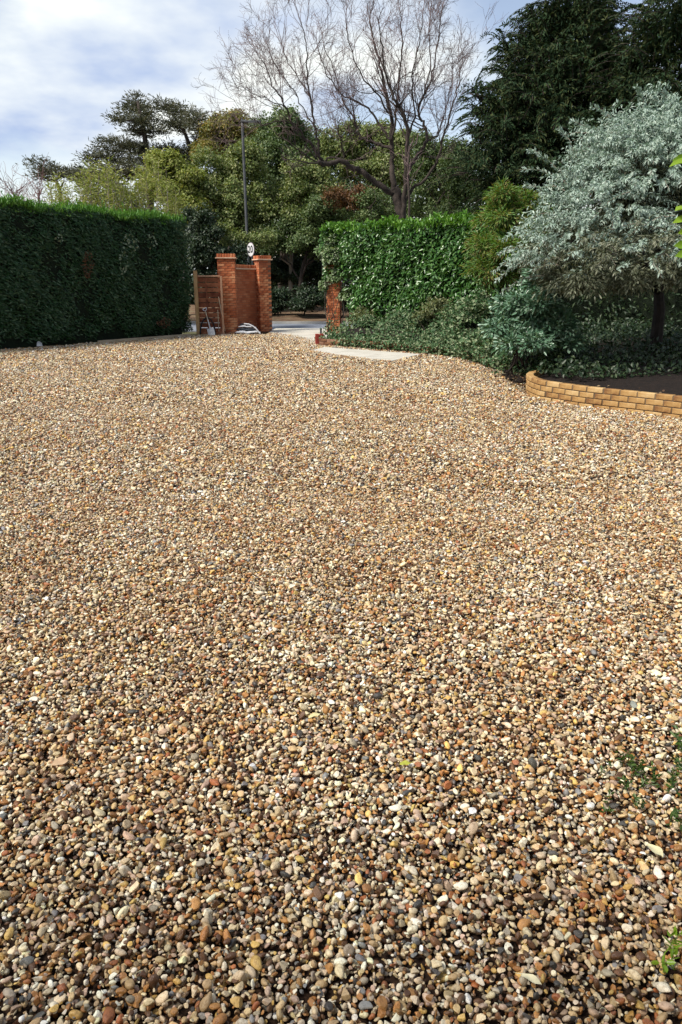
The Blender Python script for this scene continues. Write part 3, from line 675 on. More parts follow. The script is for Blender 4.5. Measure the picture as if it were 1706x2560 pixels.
def woody(base, lobes, r0, mat, name='trunk', parent=None, top=None, extra=2):
    m = MB(); cs = np.array([c for c, _ in lobes]); tp = np.array(top) if top is not None else np.array([*(base[:2] * .4 + cs[:, :2].mean(0) * .6), cs[:, 2].mean()])
    tr = limb_pts(np.array(base) - np.array([0, 0, .2]), tp, 8, 0, .02); m.tube(tr, np.linspace(r0, r0 * .45, 8), 8)
    for c, r in lobes:
        k = rng.integers(3, 8); m.tube(limb_pts(tr[k], c, 6, .05, .04), np.linspace(r0 * .42, r0 * .10, 6), 6)
        for _ in range(extra):
            e = c + ball(1)[0] * r * .75; m.tube(limb_pts(c + (tr[k] - c) * .3, e, 5, .05, .05), np.linspace(r0 * .14, r0 * .04, 5), 4)
    return m.build(name, mat, parent, base, smooth=True)
def PXL(px, py, r, Y, asp=1.0, dY=None):                        # lobe from a photo circle at a distance
    c = A(px, py, Y); s = mpp(Y); return (c, np.array([r * s, (dY or r * s), r * s * asp]))
def tree(name, label, cat, lobes, mat, n, per, cr, L, Wd, r0=.18, base=None, bark='bark', group=None, zg=0.0, droop=0.0, six=False, shell=(.3, 1.05), dens=2.9):
    L *= .95; Wd = Wd * 1.1
    cs = np.array([c for c, _ in lobes]); b = np.array([cs[:, 0].mean(), cs[:, 1].mean(), zg]) if base is None else np.array(base, float)
    t = thing(name, label, cat, b, group)
    sub_ = []
    for c, r in lobes:                                            # each limb's foliage breaks up into smaller masses
        sub_.append((c, r * .62))
        for _ in range(8):
            d = ball(1)[0]; d[2] = d[2] if d[2] > -.4 else -d[2]; k = rng.uniform(.3, .58); sub_.append((c + d * r * rng.uniform(.55, .95), r * k))
    C, D, O = lobe_clumps(sub_, int(n * dens), per, cr * .95, shell=(.35, 1.1), zmin=zg + .05, outw=True); D = D * .5 + rng.normal(size=D.shape) * .6; D[:, 2] -= droop + .2
    leaf_obj('crown', leaves(C, D, L, Wd, up=O * .9 + np.array([0, -.25, .45]), six=six), mat, t, b)
    woody(b, lobes, r0, M[bark], 'trunk', t); return t

LM = {}
LM['olive'] = leaf_mat('leaf_olive', [(.11, .165, .04), (.15, .205, .052), (.21, .245, .075), (.07, .115, .03), (.34, .36, .16)], .55, .3)
LM['yellowgreen'] = leaf_mat('leaf_yellow_green', [(.21, .26, .045), (.29, .32, .07), (.15, .20, .04), (.38, .36, .12), (.23, .29, .055)], .55, .35)
LM['midgreen'] = leaf_mat('leaf_mid_green', [(.065, .115, .032), (.10, .155, .045), (.045, .085, .026), (.17, .215, .08)], .5, .25)
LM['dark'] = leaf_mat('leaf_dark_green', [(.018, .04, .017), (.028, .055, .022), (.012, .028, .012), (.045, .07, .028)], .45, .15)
LM['yew'] = leaf_mat('leaf_yew', [(.018, .042, .017), (.030, .058, .021), (.012, .030, .013), (.055, .068, .022)], .65, .12, spec=.15)
LM['rust'] = leaf_mat('leaf_rust', [(.17, .075, .03), (.12, .06, .025), (.22, .11, .04), (.09, .06, .025)], .6, .3)
LM['pine'] = leaf_mat('needle_pine', [(.075, .085, .05), (.10, .11, .06), (.055, .06, .036), (.14, .135, .085)], .6, .15)
LM['amber'] = leaf_mat('leaf_amber', [(.25, .22, .06), (.19, .20, .05), (.14, .18, .05), (.36, .26, .08)], .55, .35)
LM['cypress'] = leaf_mat('spray_cypress', [(.012, .052, .013), (.018, .072, .018), (.009, .038, .010), (.024, .085, .022), (.014, .060, .016), (.10, .17, .09)], .42, .12)  # palest colour paints glints of light on a few sprays
LM['cypresstop'] = leaf_mat('spray_cypress_new', [(.08, .22, .03), (.12, .28, .04), (.05, .15, .025), (.17, .33, .06)], .5, .3)
LM['dead'] = leaf_mat('spray_dead', [(.16, .07, .03), (.11, .05, .025), (.07, .04, .02)], .8, .1)
LM['laurel'] = leaf_mat('leaf_laurel', [(.055, .15, .033), (.08, .19, .045), (.04, .11, .026), (.12, .23, .06)], .30, .2, spec=.6)
LM['laureltop'] = leaf_mat('leaf_laurel_new', [(.10, .25, .035), (.14, .31, .04), (.075, .20, .03), (.18, .34, .06)], .35, .35)
LM['silver'] = leaf_mat('leaf_silver', [(.30, .40, .34), (.40, .50, .43), (.23, .32, .27), (.48, .56, .48), (.20, .29, .22)], .5, .15, tcol=(.8, .95, .6))
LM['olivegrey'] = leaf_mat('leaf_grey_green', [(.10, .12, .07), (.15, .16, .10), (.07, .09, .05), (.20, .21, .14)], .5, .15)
LM['feather'] = leaf_mat('leaf_feathery', [(.09, .20, .035), (.13, .25, .045), (.07, .15, .03), (.20, .26, .05), (.22, .18, .055)], .5, .3)
LM['evergreen'] = leaf_mat('leaf_evergreen', [(.09, .19, .11), (.15, .27, .17), (.055, .125, .07), (.27, .39, .28)], .3, .15, spec=.6)
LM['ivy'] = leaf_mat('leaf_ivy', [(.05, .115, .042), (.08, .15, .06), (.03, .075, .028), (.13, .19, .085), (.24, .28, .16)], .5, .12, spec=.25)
LM['varieg'] = leaf_mat('leaf_variegated', [(.14, .17, .07), (.20, .22, .09), (.09, .12, .05), (.30, .30, .15), (.07, .10, .04)], .4, .2)
LM['lime'] = leaf_mat('leaf_lime', [(.22, .38, .03), (.28, .44, .04), (.17, .31, .03)], .35, .4)
LM['weed'] = leaf_mat('leaf_weed', [(.05, .10, .02), (.08, .14, .025), (.035, .075, .018)], .45, .25)
LM['climber'] = leaf_mat('leaf_climber', [(.20, .26, .17), (.30, .34, .24), (.14, .20, .11)], .5, .2)

# ---------------------------------------------------------------- clipped hedge on the left
HH = 3.42; HT = 1.7
hn = np.array([hd[1], -hd[0], 0]); hbk = -hn                    # hn: face normal towards the drive
hedge = thing('clipped_hedge', 'tall clipped dark conifer hedge with a bright green top', 'hedge', HB)
LH = np.linalg.norm(HB - HL)
def hedge_pt(s, d, z): return HL + np.outer(s, hd) + np.outer(d, hbk) + np.outer(z, [0, 0, 1.0])
cv = []
for s_ in (0, LH - .30):
    for d_ in (.16, HT - .16):
        for z_ in (0, HH - .16): cv.append(hedge_pt([s_], [d_], [z_])[0])
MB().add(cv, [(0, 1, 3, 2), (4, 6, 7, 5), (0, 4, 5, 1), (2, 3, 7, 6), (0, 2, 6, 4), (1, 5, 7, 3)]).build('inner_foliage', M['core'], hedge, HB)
def bulge(s, z): return .07 * np.sin(s * 1.9 + z * 1.3) + .05 * np.sin(s * 4.3 - z * 2.7 + 1) + .03 * np.sin(s * 9 + z * 7)
def hedge_face(n, zlo=.08):
    s = rng.uniform(2.0, LH, n); z = zlo + rng.random(n) * (HH - zlo); d = .07 - bulge(s, z) + rng.uniform(-.05, .13, n)
    d += np.clip(.35 - z, 0, 1) * .5
    C = hedge_pt(s, d, z)
    D = hd * .8 * rng.choice([1, 1, 1, -.4], n)[:, None] + np.array([0, 0, -1]) * rng.uniform(.05, .7, n)[:, None] + hn * rng.uniform(.05, .7, n)[:, None] + rng.normal(size=(n, 3)) * .22
    return C, D
C, D = hedge_face(60000)
s = rng.uniform(0, HT, 7000); z = rng.uniform(.1, HH, 7000)     # end facing the gate
C2 = hedge_pt(LH - .06 + bulge(s, z) * .8 + rng.uniform(-.12, .04, 7000), s, z); D2 = hd * .6 + np.array([0, 0, -.3]) + rng.normal(size=(7000, 3)) * .45
leaf_obj('clipped_face', leaves(np.concatenate([C, C2]), np.concatenate([D, D2]), .115, .030, up=hn, curl=.12), LM['cypress'], hedge, HB)
n_ = 15000; s = rng.uniform(2, LH, n_); d = rng.uniform(-.05, HT, n_) * rng.choice([1, .35], n_)
C = hedge_pt(s, d, HH - .05 + .04 * np.sin(s * 2.7) + .03 * np.sin(s * 7 + d * 4) + np.abs(rng.normal(0, .085, n_))); D = np.array([0, 0, 1.0]) + rng.normal(size=(n_, 3)) * .45 + hn * .2
tag(leaf_obj('top_growth', leaves(C, D, .14, .034), LM['cypresstop'], hedge, HB), 'bright green new growth along the clipped top')
def patch(px, py, rx, ry, n, name, lab, mat, L, Wd):
    Cs = []
    for _ in range(n):
        a, r = random.uniform(0, 6.28), math.sqrt(random.random()); qx, qy = px + rx * r * math.cos(a), py + ry * r * math.sin(a)
        dr = ray(qx, qy); t = ((HA - np.array([0, 0, CAM_H])) @ hn) / (dr @ hn); Cs.append(np.array([0, 0, CAM_H]) + dr * t + hn * random.uniform(.07, .20))
    Cs = np.array(Cs); tag(leaf_obj(name, leaves(Cs, rng.normal(size=(n, 3)) * .5 + hn * .5 + np.array([0, 0, -.3]), L, Wd, up=hn), mat, hedge, HB), lab)
patch(212, 662, 14, 34, 75, 'dead_sprays', 'brown dead patch in the middle of the hedge', LM['dead'], .12, .03)
patch(402, 806, 18, 14, 70, 'dead_sprays', 'reddish dead patch low in the hedge near the fence', LM['dead'], .12, .03)
for (x, y, a, b, k) in ((318, 608, 22, 24, 34), (300, 655, 12, 34, 26), (373, 600, 10, 22, 14), (143, 592, 10, 16, 10), (405, 672, 10, 5, 10)):
    patch(x, y, a, b, k, 'climber_leaves', 'pale climber leaves on the hedge face', LM['climber'], .085, .06)

# ---------------------------------------------------------------- laurel hedge, right of the gateway
Q0, Q1 = np.array([A(806, 700, 24.65)[0], 24.65, 0]), np.array([A(1250, 700, 20.2)[0], 20.2, 0])
ld = (Q1 - Q0); LL = np.linalg.norm(ld); ld /= LL; ln_ = np.array([ld[1], -ld[0], 0])
if ln_[1] > 0: ln_ = -ln_
LHH = 3.30
lau = thing('laurel_hedge', 'broad glossy laurel hedge with bright top leaves right of the gateway', 'hedge', Q0)
def lp_(s, d, z): return Q0 + np.outer(s, ld) - np.outer(d, ln_) + np.outer(z, [0, 0, 1.0])
cv = [lp_([s_], [d_], [z_])[0] for s_ in (1.15, LL + 1.5) for d_ in (.35, 1.5) for z_ in (.0, LHH - .35)]
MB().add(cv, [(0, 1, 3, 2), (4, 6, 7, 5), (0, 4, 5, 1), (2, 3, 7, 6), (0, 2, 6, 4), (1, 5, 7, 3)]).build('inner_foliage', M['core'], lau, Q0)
n_ = 15000; s = rng.uniform(-.05, LL + 1.2, n_); z = rng.uniform(.5, LHH, n_)
ok = (rng.random(n_) < np.clip((z - .45) / .75, .12, 1)) & ((s > 1.05) | (z > 1.85 + .22 * rng.normal(size=n_))); s, z = s[ok], z[ok]; n_ = len(s)
bl_ = .07 * np.sin(s * 1.3 + z * 1.9) + .06 * np.sin(s * 3.1 - z * 3.3) - .12 * np.clip((z - 2.9) / .4, 0, 1)
C = lp_(s, .12 - bl_ + rng.uniform(-.10, .16, n_), z); D = ln_ * .6 + rng.normal(size=(n_, 3)) * .5 + np.array([-.2, 0, -.25])
s2 = rng.uniform(0, 1.3, 2200); z2 = rng.uniform(1.7, LHH, 2200); Ce = lp_(.05 + rng.uniform(-.12, .12, 2200) + .08 * np.sin(z2 * 4), s2, z2); De = -ld * .7 + rng.normal(size=(2200, 3)) * .5
leaf_obj('face_leaves', leaves(np.concatenate([C, Ce]), np.concatenate([D, De]), .135, .058, up=ln_ * .8 + np.array([-.1, 0, .6]), six=True, fold=.12), LM['laurel'], lau, Q0)
n_ = 4200; s = rng.uniform(-.05, LL + 1.2, n_); d = rng.uniform(-.08, 1.3, n_) * rng.choice([1, .4], n_)
C = lp_(s, d, LHH - .10 + .06 * np.sin(s * 3.1) + .05 * np.sin(s * 7.7) + rng.normal(0, .07, n_)); D = np.array([0, 0, .8]) + ln_ * .3 + rng.normal(size=(n_, 3)) * .5
tag(leaf_obj('top_growth', leaves(C, D, .125, .055, six=True, fold=.15), LM['laureltop'], lau, Q0), 'bright new leaves along the top')
st = MB()
for k in range(9):
    p = lp_([.3 + k * LL / 8.5], [.35], [0])[0]; st.tube(limb_pts(p, p + np.array([rng.normal() * .15, rng.normal() * .1, 1.6]), 6, 0, .03), np.linspace(.035, .02, 6), 6)
st.build('stems', M['bark'], lau, Q0)
# ivy over the gate pier
iv = thing('ivy', 'pale leaved ivy draped over the far gate pier', 'ivy', RP)
lob = [PXL(815, 640, 22, 24.9, 1.5, .3), PXL(852, 655, 26, 24.8, 1.1, .35), PXL(811, 715, 9, 24.7, 3.0, .15), PXL(880, 680, 22, 24.6, .9, .35), PXL(838, 615, 32, 24.7, .9, .4), PXL(835, 650, 26, 24.4, 1.2, .15), PXL(838, 700, 14, 24.4, 1.6, .1), PXL(870, 740, 22, 24.5, 1.2, .3)]
C, D = lobe_clumps(lob, 230, 26, .13, shell=(.4, 1.0)); D = D * .6 + np.array([0, -.4, -.5])
leaf_obj('leaves', leaves(C, D, .10, .07, up=np.array([-.2, -.7, .6])), leaf_mat('leaf_pale_ivy', [(.12, .20, .07), (.17, .26, .10), (.08, .14, .05), (.26, .33, .18), (.36, .42, .28)], .45, .2), iv, RP)
w_ = MB()
for k in range(7):
    a = RP + np.array([rng.uniform(-.25, .35), -.06, .05]); w_.tube(limb_pts(a, a + np.array([rng.normal() * .25, -.03, rng.uniform(1.5, 2.3)]), 9, 0, .025), np.linspace(.016, .006, 9), 5)
w_.build('stems', M['bark'], iv, RP)

# ---------------------------------------------------------------- bed shrubs on the right
def shrub(name, label, lobes, mat, n, per, cr, L, Wd, zg=.15, stems=8, six=False, droop=.2, up=(0, -.3, 1), shell=(.45, 1.0), cat='shrub', sr=.022, bark='bark', flat=.75, base=None):
    cs = np.array([c for c, _ in lobes]); b = np.array([cs[:, 0].mean(), cs[:, 1].mean() + .1, zg]) if base is None else base
    t = thing(name, label, cat, b); sub_ = [(c, r * .8) for c, r in lobes]
    for c, r in lobes:
        for _ in range(5): sub_.append((c + ball(1)[0] * r * .8, r * rng.uniform(.28, .5)))
    C, D, O = lobe_clumps(sub_, int(n * 1.15), per, cr, shell=shell, zmin=zg, flat=flat, outw=True); D[:, 2] -= droop
    leaf_obj('foliage', leaves(C, D, L, Wd, up=O * .7 + np.array(up, float) * .6, six=six), mat, t, b)
    m = MB()
    for k in range(stems):
        c, r = lobes[k % len(lobes)]; e = c + ball(1)[0] * r * .6; p = b + np.array([rng.normal() * .12, rng.normal() * .12, -.1])
        m.tube(limb_pts(p, e, 7, .05, .03), np.linspace(sr, sr * .3, 7), 5)
    m.build('stems', M[bark], t, b); return t
shrub('feathery_shrub', 'feathery yellow green shrub between the laurel hedge and the silver bush',
      [PXL(1250, 560, 70, 17.5, 1.0), PXL(1215, 620, 55, 17.3, 1.0), PXL(1290, 640, 70, 17.0, 1.1), PXL(1300, 530, 60, 17.8, .9), PXL(1220, 680, 50, 17, .9)], LM['feather'], 420, 44, .24, .11, .026, droop=.35, stems=10)
shrub('evergreen_shrub', 'blue green evergreen shrub low in front of the silver bush',
      [PXL(1300, 770, 66, 12.4, .8), PXL(1255, 820, 42, 12.3, .8), PXL(1350, 720, 55, 12.6, .8), PXL(1355, 800, 60, 12.3, .9), PXL(1310, 860, 60, 12.0, .7), PXL(1390, 850, 50, 12.2, .8)], LM['evergreen'], 300, 28, .17, .085, .036, six=True, droop=.25, stems=8)
shrub('variegated_shrub', 'small yellowish variegated shrub beside the ivy clad pier', [PXL(905, 800, 34, 23.2, .8), PXL(950, 815, 30, 22.6, .7), PXL(880, 830, 30, 23.4, .6)], LM['varieg'], 70, 24, .16, .085, .042, stems=6)
shrub('variegated_shrub', 'variegated shrub under the laurel hedge in the middle of the border', [PXL(1085, 770, 36, 20, .8), PXL(1050, 790, 28, 20, .8), PXL(1120, 790, 26, 19.6, .7)], LM['varieg'], 70, 24, .15, .085, .038, stems=6)
shrub('brown_leaved_shrub', 'low brown leaved shrub at the gateway end of the border', [PXL(850, 845, 26, 23.0, .5), PXL(900, 850, 26, 22.6, .45), PXL(940, 858, 22, 22.0, .4)], leaf_mat('leaf_brown', [(.09, .06, .035), (.14, .10, .055), (.05, .035, .02), (.12, .12, .06)], .6, .1), 60, 22, .12, .06, .03, stems=6, zg=.06)
# dark hedge right behind the silver bush
bb0, bb1 = np.array([4.2, 17.2, 0]), np.array([13.5, 13.0, 0])
bd = (bb1 - bb0); bL = np.linalg.norm(bd); bd /= bL; bn = np.array([bd[1], -bd[0], 0]); bn = bn if bn[1] < 0 else -bn
bk = thing('evergreen_hedge', 'dark evergreen hedge in deep shade behind the silver bush', 'hedge', bb0)
cv = [bb0 + bd * s_ - bn * d_ + np.array([0, 0, z_]) for s_ in (-.0, bL) for d_ in (.2, 1.6) for z_ in (0, 3.0)]
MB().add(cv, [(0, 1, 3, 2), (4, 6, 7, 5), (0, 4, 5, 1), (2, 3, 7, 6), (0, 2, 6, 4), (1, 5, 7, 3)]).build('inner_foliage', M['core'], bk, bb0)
n_ = 9000; s = rng.uniform(0, bL, n_); z = rng.uniform(.1, 3.2, n_)
C = bb0 + np.outer(s, bd) - np.outer(rng.uniform(-.15, .25, n_) + .12 * np.sin(s * 2 + z * 2), bn) + np.outer(z, [0, 0, 1.]); D = bn * .5 + rng.normal(size=(n_, 3)) * .6
leaf_obj('foliage', leaves(C, D, .12, .045), LM['dark'], bk, bb0)

# ---------------------------------------------------------------- silver bush
SBb = np.array([A(1650, 800, 13.4)[0], 13.4, .25])
sil = thing('silver_bush', 'large silvery grey bush arching over the bed on the right', 'bush', SBb)
slob = [PXL(1620, 470, 190, 12.4, .85, 1.2), PXL(1500, 560, 165, 12.1, .72, 1.0), PXL(1420, 610, 110, 11.9, .62, .7), PXL(1690, 380, 150, 12.8, .85, 1.1), PXL(1790, 430, 190, 12.6, .85, 1.2),
        PXL(1560, 420, 130, 12.6, .8, 1.0), PXL(1900, 520, 200, 12.3, .8, 1.3), PXL(1380, 650, 75, 11.9, .7, .5), PXL(1460, 672, 105, 11.2, .62, .6), PXL(1590, 665, 130, 11.0, .55, .7), PXL(1730, 650, 140, 10.9, .6, .7), PXL(1850, 660, 120, 10.9, .6, .7)]
# arching shoots: start inside, curve outwards and droop, leaves set along them
shoots = []; nS = 1350
ar = np.array([r[0] * r[2] for _, r in slob]); ks_ = rng.choice(len(slob), nS, p=ar / ar.sum())
LC, LD, SK = [], [], []; sm = MB()
for i in range(nS):
    c, r = slob[ks_[i]]; d = ball(1)[0]; d[2] = abs(d[2]) * 1.1 - .15; d[1] -= .35; d /= np.linalg.norm(d)
    p0 = c + d * r * .62; out_ = unit(d * np.array([1, 1, .5]) + np.array([-.25, 0, 0])); Ls = rng.uniform(.35, .72)
    t = np.linspace(0, 1, 9)[:, None]
    P = p0 + out_ * Ls * t + np.array([0, 0, 1.]) * (Ls * (.42 * t - .62 * t * t)); P += np.cumsum(rng.normal(size=P.shape) * .008, 0)
    if i % 4 == 0: sm.tube(P, np.linspace(.006, .002, 9), 3, cap=False)
    k = 40; tt = rng.uniform(.05, 1.0, k); Pi = np.stack([np.interp(tt * 8, np.arange(9), P[:, a]) for a in range(3)], 1)
    tang = unit(np.gradient(P, axis=0)[np.minimum((tt * 8).astype(int), 8)])
    sd = unit(np.cross(tang, rng.normal(size=(k, 3)))); LC.append(Pi + sd * .03); LD.append(tang * .6 + sd * .8 + np.array([0, 0, -.25])); SK.append(np.full(k, ks_[i] >= 8 and rng.random() < .62))
SK = np.concatenate(SK); LC, LD = np.concatenate(LC), np.concatenate(LD); ok = LC[:, 2] > .35
leaf_obj('leaves', leaves(LC[ok & ~SK], LD[ok & ~SK], .064, .021, up=np.array([-.25, -.45, .8]), curl=.2), LM['silver'], sil, SBb)
tag(leaf_obj('older_leaves', leaves(LC[ok & SK], LD[ok & SK], .068, .022, up=np.array([-.25, -.45, .8]), curl=.2), LM['olivegrey'], sil, SBb), 'duller grey green older leaves on the drooping skirt')  # lower lobes get darker leaves: shading of the underside put into the colour
# straggling shoots standing out of the top
LC, LD = [], []
for (x0, y0, x1, y1, Y) in ((1500, 360, 1425, 300, 12.4), (1560, 330, 1475, 205 + 60, 12.6), (1620, 300, 1590, 215, 12.6), (1680, 260, 1640, 225, 12.7), (1420, 460, 1320, 375, 12.4), (1440, 480, 1300, 425, 12.3),
                         (1400, 520, 1310, 460, 12.2), (1380, 640, 1235, 705, 11.7), (1360, 690, 1250, 735, 11.7), (1450, 420, 1395, 318, 12.5), (1540, 650, 1440, 700, 11.2), (1600, 560, 1480, 610, 11.1), (1690, 540, 1560, 600, 11.0), (1580, 480, 1470, 560, 11.0)):
    a, b = A(x0, y0, Y), A(x1, y1, Y); P = limb_pts(a, b, 12, .12, .015); sm.tube(P, np.linspace(.008, .002, 12), 4, cap=False)
    k = 90; tt = rng.random(k); Pi = np.stack([np.interp(tt * 11, np.arange(12), P[:, q]) for q in range(3)], 1); tang = unit(np.gradient(P, axis=0)[(tt * 11).astype(int)])
    sd = unit(np.cross(tang, rng.normal(size=(k, 3)))); LC.append(Pi + sd * .025); LD.append(tang * .6 + sd * .8)
leaf_obj('shoot_leaves', leaves(np.concatenate(LC), np.concatenate(LD), .07, .024, curl=.2), LM['silver'], sil, SBb)
tag(sm.build('shoots', M['palebark'], sil, SBb), kind='stuff')
# duller inner leaves hanging below
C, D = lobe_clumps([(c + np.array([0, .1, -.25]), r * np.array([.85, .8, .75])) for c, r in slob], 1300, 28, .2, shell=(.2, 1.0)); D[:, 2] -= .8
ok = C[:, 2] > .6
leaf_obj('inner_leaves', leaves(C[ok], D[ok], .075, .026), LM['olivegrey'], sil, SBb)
tm = MB(); tpt = SBb + np.array([-.1, -.05, 1.15])
tm.tube(limb_pts(SBb - np.array([0, 0, .3]), tpt, 6, 0, .02), np.linspace(.13, .085, 6), 9)
for c, r in slob: tm.tube(limb_pts(tpt, c, 8, .10, .03), np.linspace(.05, .012, 8), 7)
tm.build('trunk', M['darkbark'], sil, SBb)

# ---------------------------------------------------------------- ivy ground cover along the border
gc, gdv = [], []
fineb, Lb = resample([p for p in border] + [yw[0] + np.array([.1, .2, 0]), yw[0] + np.array([.9, .35, 0])], .05)
for i, p in enumerate(fineb):
    f = i / len(fineb); k = int(26 + 70 * min(1, f * 1.6))
    dpt = np.abs(rng.normal(0, .55 + .3 * f, k)) + .06; hgt = .16 + .62 * np.clip(dpt, 0, 1.1) * (.45 + .35 * math.sin(i * .17) + .25 * math.sin(i * .43 + 1)) + rng.normal(0, .06, k)
    spill = rng.random(k) < .22; dpt = np.where(spill, -.02 - rng.random(k) * .05, dpt); hgt = np.where(spill, rng.uniform(.03, .25, k), hgt)
    gc.append(np.stack([p[0] + dpt * .35 + rng.normal(0, .06, k), p[1] + dpt, np.clip(hgt, .03, 2)], 1))
gc = np.concatenate(gc)
mC, _ = lobe_clumps([PXL(x, y, r_, Y, .75) for x, y, r_, Y in ((905, 845, 30, 23.0), (960, 842, 34, 22.2), (1015, 845, 36, 21.2), (1070, 850, 40, 20.2), (1120, 850, 42, 18.8), (1165, 860, 44, 17.2), (1205, 865, 46, 15.6), (1240, 880, 44, 14.2), (1280, 905, 40, 13.0), (1150, 800, 50, 19.0), (1200, 780, 56, 17.0), (1000, 815, 40, 21.5), (1060, 815, 40, 20.5), (930, 820, 36, 22.6))], 620, 24, .18, shell=(.3, 1.1), zmin=.08)
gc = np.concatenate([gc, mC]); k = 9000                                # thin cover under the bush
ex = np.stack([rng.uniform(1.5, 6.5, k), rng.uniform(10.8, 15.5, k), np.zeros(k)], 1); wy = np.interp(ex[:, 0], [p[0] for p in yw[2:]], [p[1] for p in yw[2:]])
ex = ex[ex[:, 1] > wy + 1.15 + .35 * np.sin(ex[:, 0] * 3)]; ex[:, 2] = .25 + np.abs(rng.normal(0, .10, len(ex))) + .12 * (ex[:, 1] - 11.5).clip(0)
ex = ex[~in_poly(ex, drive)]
tag(leaf_obj('ground_cover', leaves(ex, rng.normal(size=ex.shape) * .7 + np.array([0, -.4, -.05]), .075, .052, up=np.array([0, -.3, 1.0])), LM['dark']), 'deep green ivy carpeting the shaded soil under the silver bush', 'ground cover', kind='stuff')  # darker leaf than the border ivy: shade under the bush put into its colour
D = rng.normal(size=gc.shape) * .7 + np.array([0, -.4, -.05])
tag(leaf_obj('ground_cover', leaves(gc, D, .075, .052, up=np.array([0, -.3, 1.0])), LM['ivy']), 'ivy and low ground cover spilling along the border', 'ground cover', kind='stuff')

cl = MB(); bmc = bmesh.new(); bmesh.ops.create_icosphere(bmc, subdivisions=1, radius=1); cvv = np.array([v.co[:] for v in bmc.verts]); cff = [tuple(v.index for v in f.verts) for f in bmc.faces]; bmc.free()
for k in range(1500):
    x = rng.uniform(2.6, 6.6); y = np.interp(x, [p[0] for p in yw[2:]], [p[1] for p in yw[2:]]) + .12 + abs(rng.normal()) * .7; r = .012 + .03 * rng.random() ** 3
    cl.add(cvv * r * np.array([1.3, 1, .7]) * rng.uniform(.7, 1.3, cvv.shape) + np.array([x, y, .12 + .1 * min((y - 9) * .1, .5) + rng.random() * .03]), cff)
tag(cl.build('soil_clods', M['soil']), 'crumbly dark soil clods on the planting bed', 'soil', kind='stuff')

k = 420; x = rng.uniform(2.6, 6.6, k); y = np.interp(x, [p[0] for p in yw[2:]], [p[1] for p in yw[2:]]) + .12 + np.abs(rng.normal(size=k)) * .8
tag(leaf_obj('leaf_litter', leaves(np.stack([x, y, np.full(k, .165) + rng.random(k) * .03], 1), rng.normal(size=(k, 3)) * np.array([1, 1, .15]), .05, .028, up=np.array([0, 0, 1.])), leaf_mat('dead_leaf', [(.10, .055, .03), (.17, .10, .05), (.06, .035, .02), (.25, .18, .10)], .8, .1)), 'dead brown leaves littering the soil bed', 'leaf litter', kind='stuff')
# ---------------------------------------------------------------- big trees
def conifer(name, label, base, H, z0, prof, nb, mat, L, Wd, sprays, droop=.5, seed=1, r0=.3, upk=.25, bark='bark', half=None):
    """trunk with boughs that rise, then droop; sprays of needles along boughs and side shoots"""
    t = thing(name, label, 'tree', base); m = MB(); tr = limb_pts(np.array(base) - np.array([0, 0, .3]), np.array(base) + np.array([0, 0, H]), 10, 0, .004)
    m.tube(tr, np.linspace(r0, .03, 10), 9); LC, LD = [], []
    for i in range(nb):
        f = (i + rng.random()) / nb; z = z0 + (H - z0) * f; Lb_ = prof(f) * rng.uniform(.6, 1.18); a = rng.uniform(0, 2 * math.pi)
        if half is not None: a = half + rng.normal() * 1.15
        o = np.array([math.cos(a), math.sin(a), 0]); n = 9; tt = np.linspace(0, 1, n)[:, None]
        P = np.array(base) + np.array([0, 0, z]) + o * Lb_ * tt + np.array([0, 0, 1.]) * Lb_ * (upk * tt - droop * .55 * tt ** 2.2); P += np.cumsum(rng.normal(size=P.shape) * .02 * Lb_ / 3, 0)
        m.tube(P, np.linspace(.02 + .018 * Lb_, .008, n), 5, cap=False)
        ns = int(4 + Lb_ * 4.5)
        for j in range(ns):
            u = rng.uniform(.12, 1.0); k = u * (n - 1); p = np.array([np.interp(k, np.arange(n), P[:, q]) for q in range(3)]); tg_ = unit(P[min(int(k) + 1, n - 1)] - P[max(int(k) - 1, 0)])
            sd = unit(np.cross(tg_, [0, 0, 1.])) * random.choice([-1, 1]); l2 = rng.uniform(.3, .95) * (1.15 - .5 * u) * min(1.0, .45 + Lb_ / 4)
            q = np.linspace(0, 1, sprays)[:, None]; d2 = unit(tg_ * .8 + sd * rng.uniform(.1, .9) + np.array([0, 0, rng.uniform(-.1, .35)]))
            S_ = p + d2 * l2 * q + np.array([0, 0, -1.]) * (droop * .7 * l2 * q ** 2)
            LC.append(S_ + rng.normal(size=S_.shape) * .045); LD.append(np.repeat(d2[None], sprays, 0) + np.array([0, 0, -1.]) * droop * 1.3 * q + rng.normal(size=S_.shape) * .38)
    leaf_obj('crown', leaves(np.concatenate(LC), np.concatenate(LD), L, Wd, up=np.array([0, 0, 1.])), mat, t, base)
    m.build('trunk', M[bark], t, base, smooth=True); return t
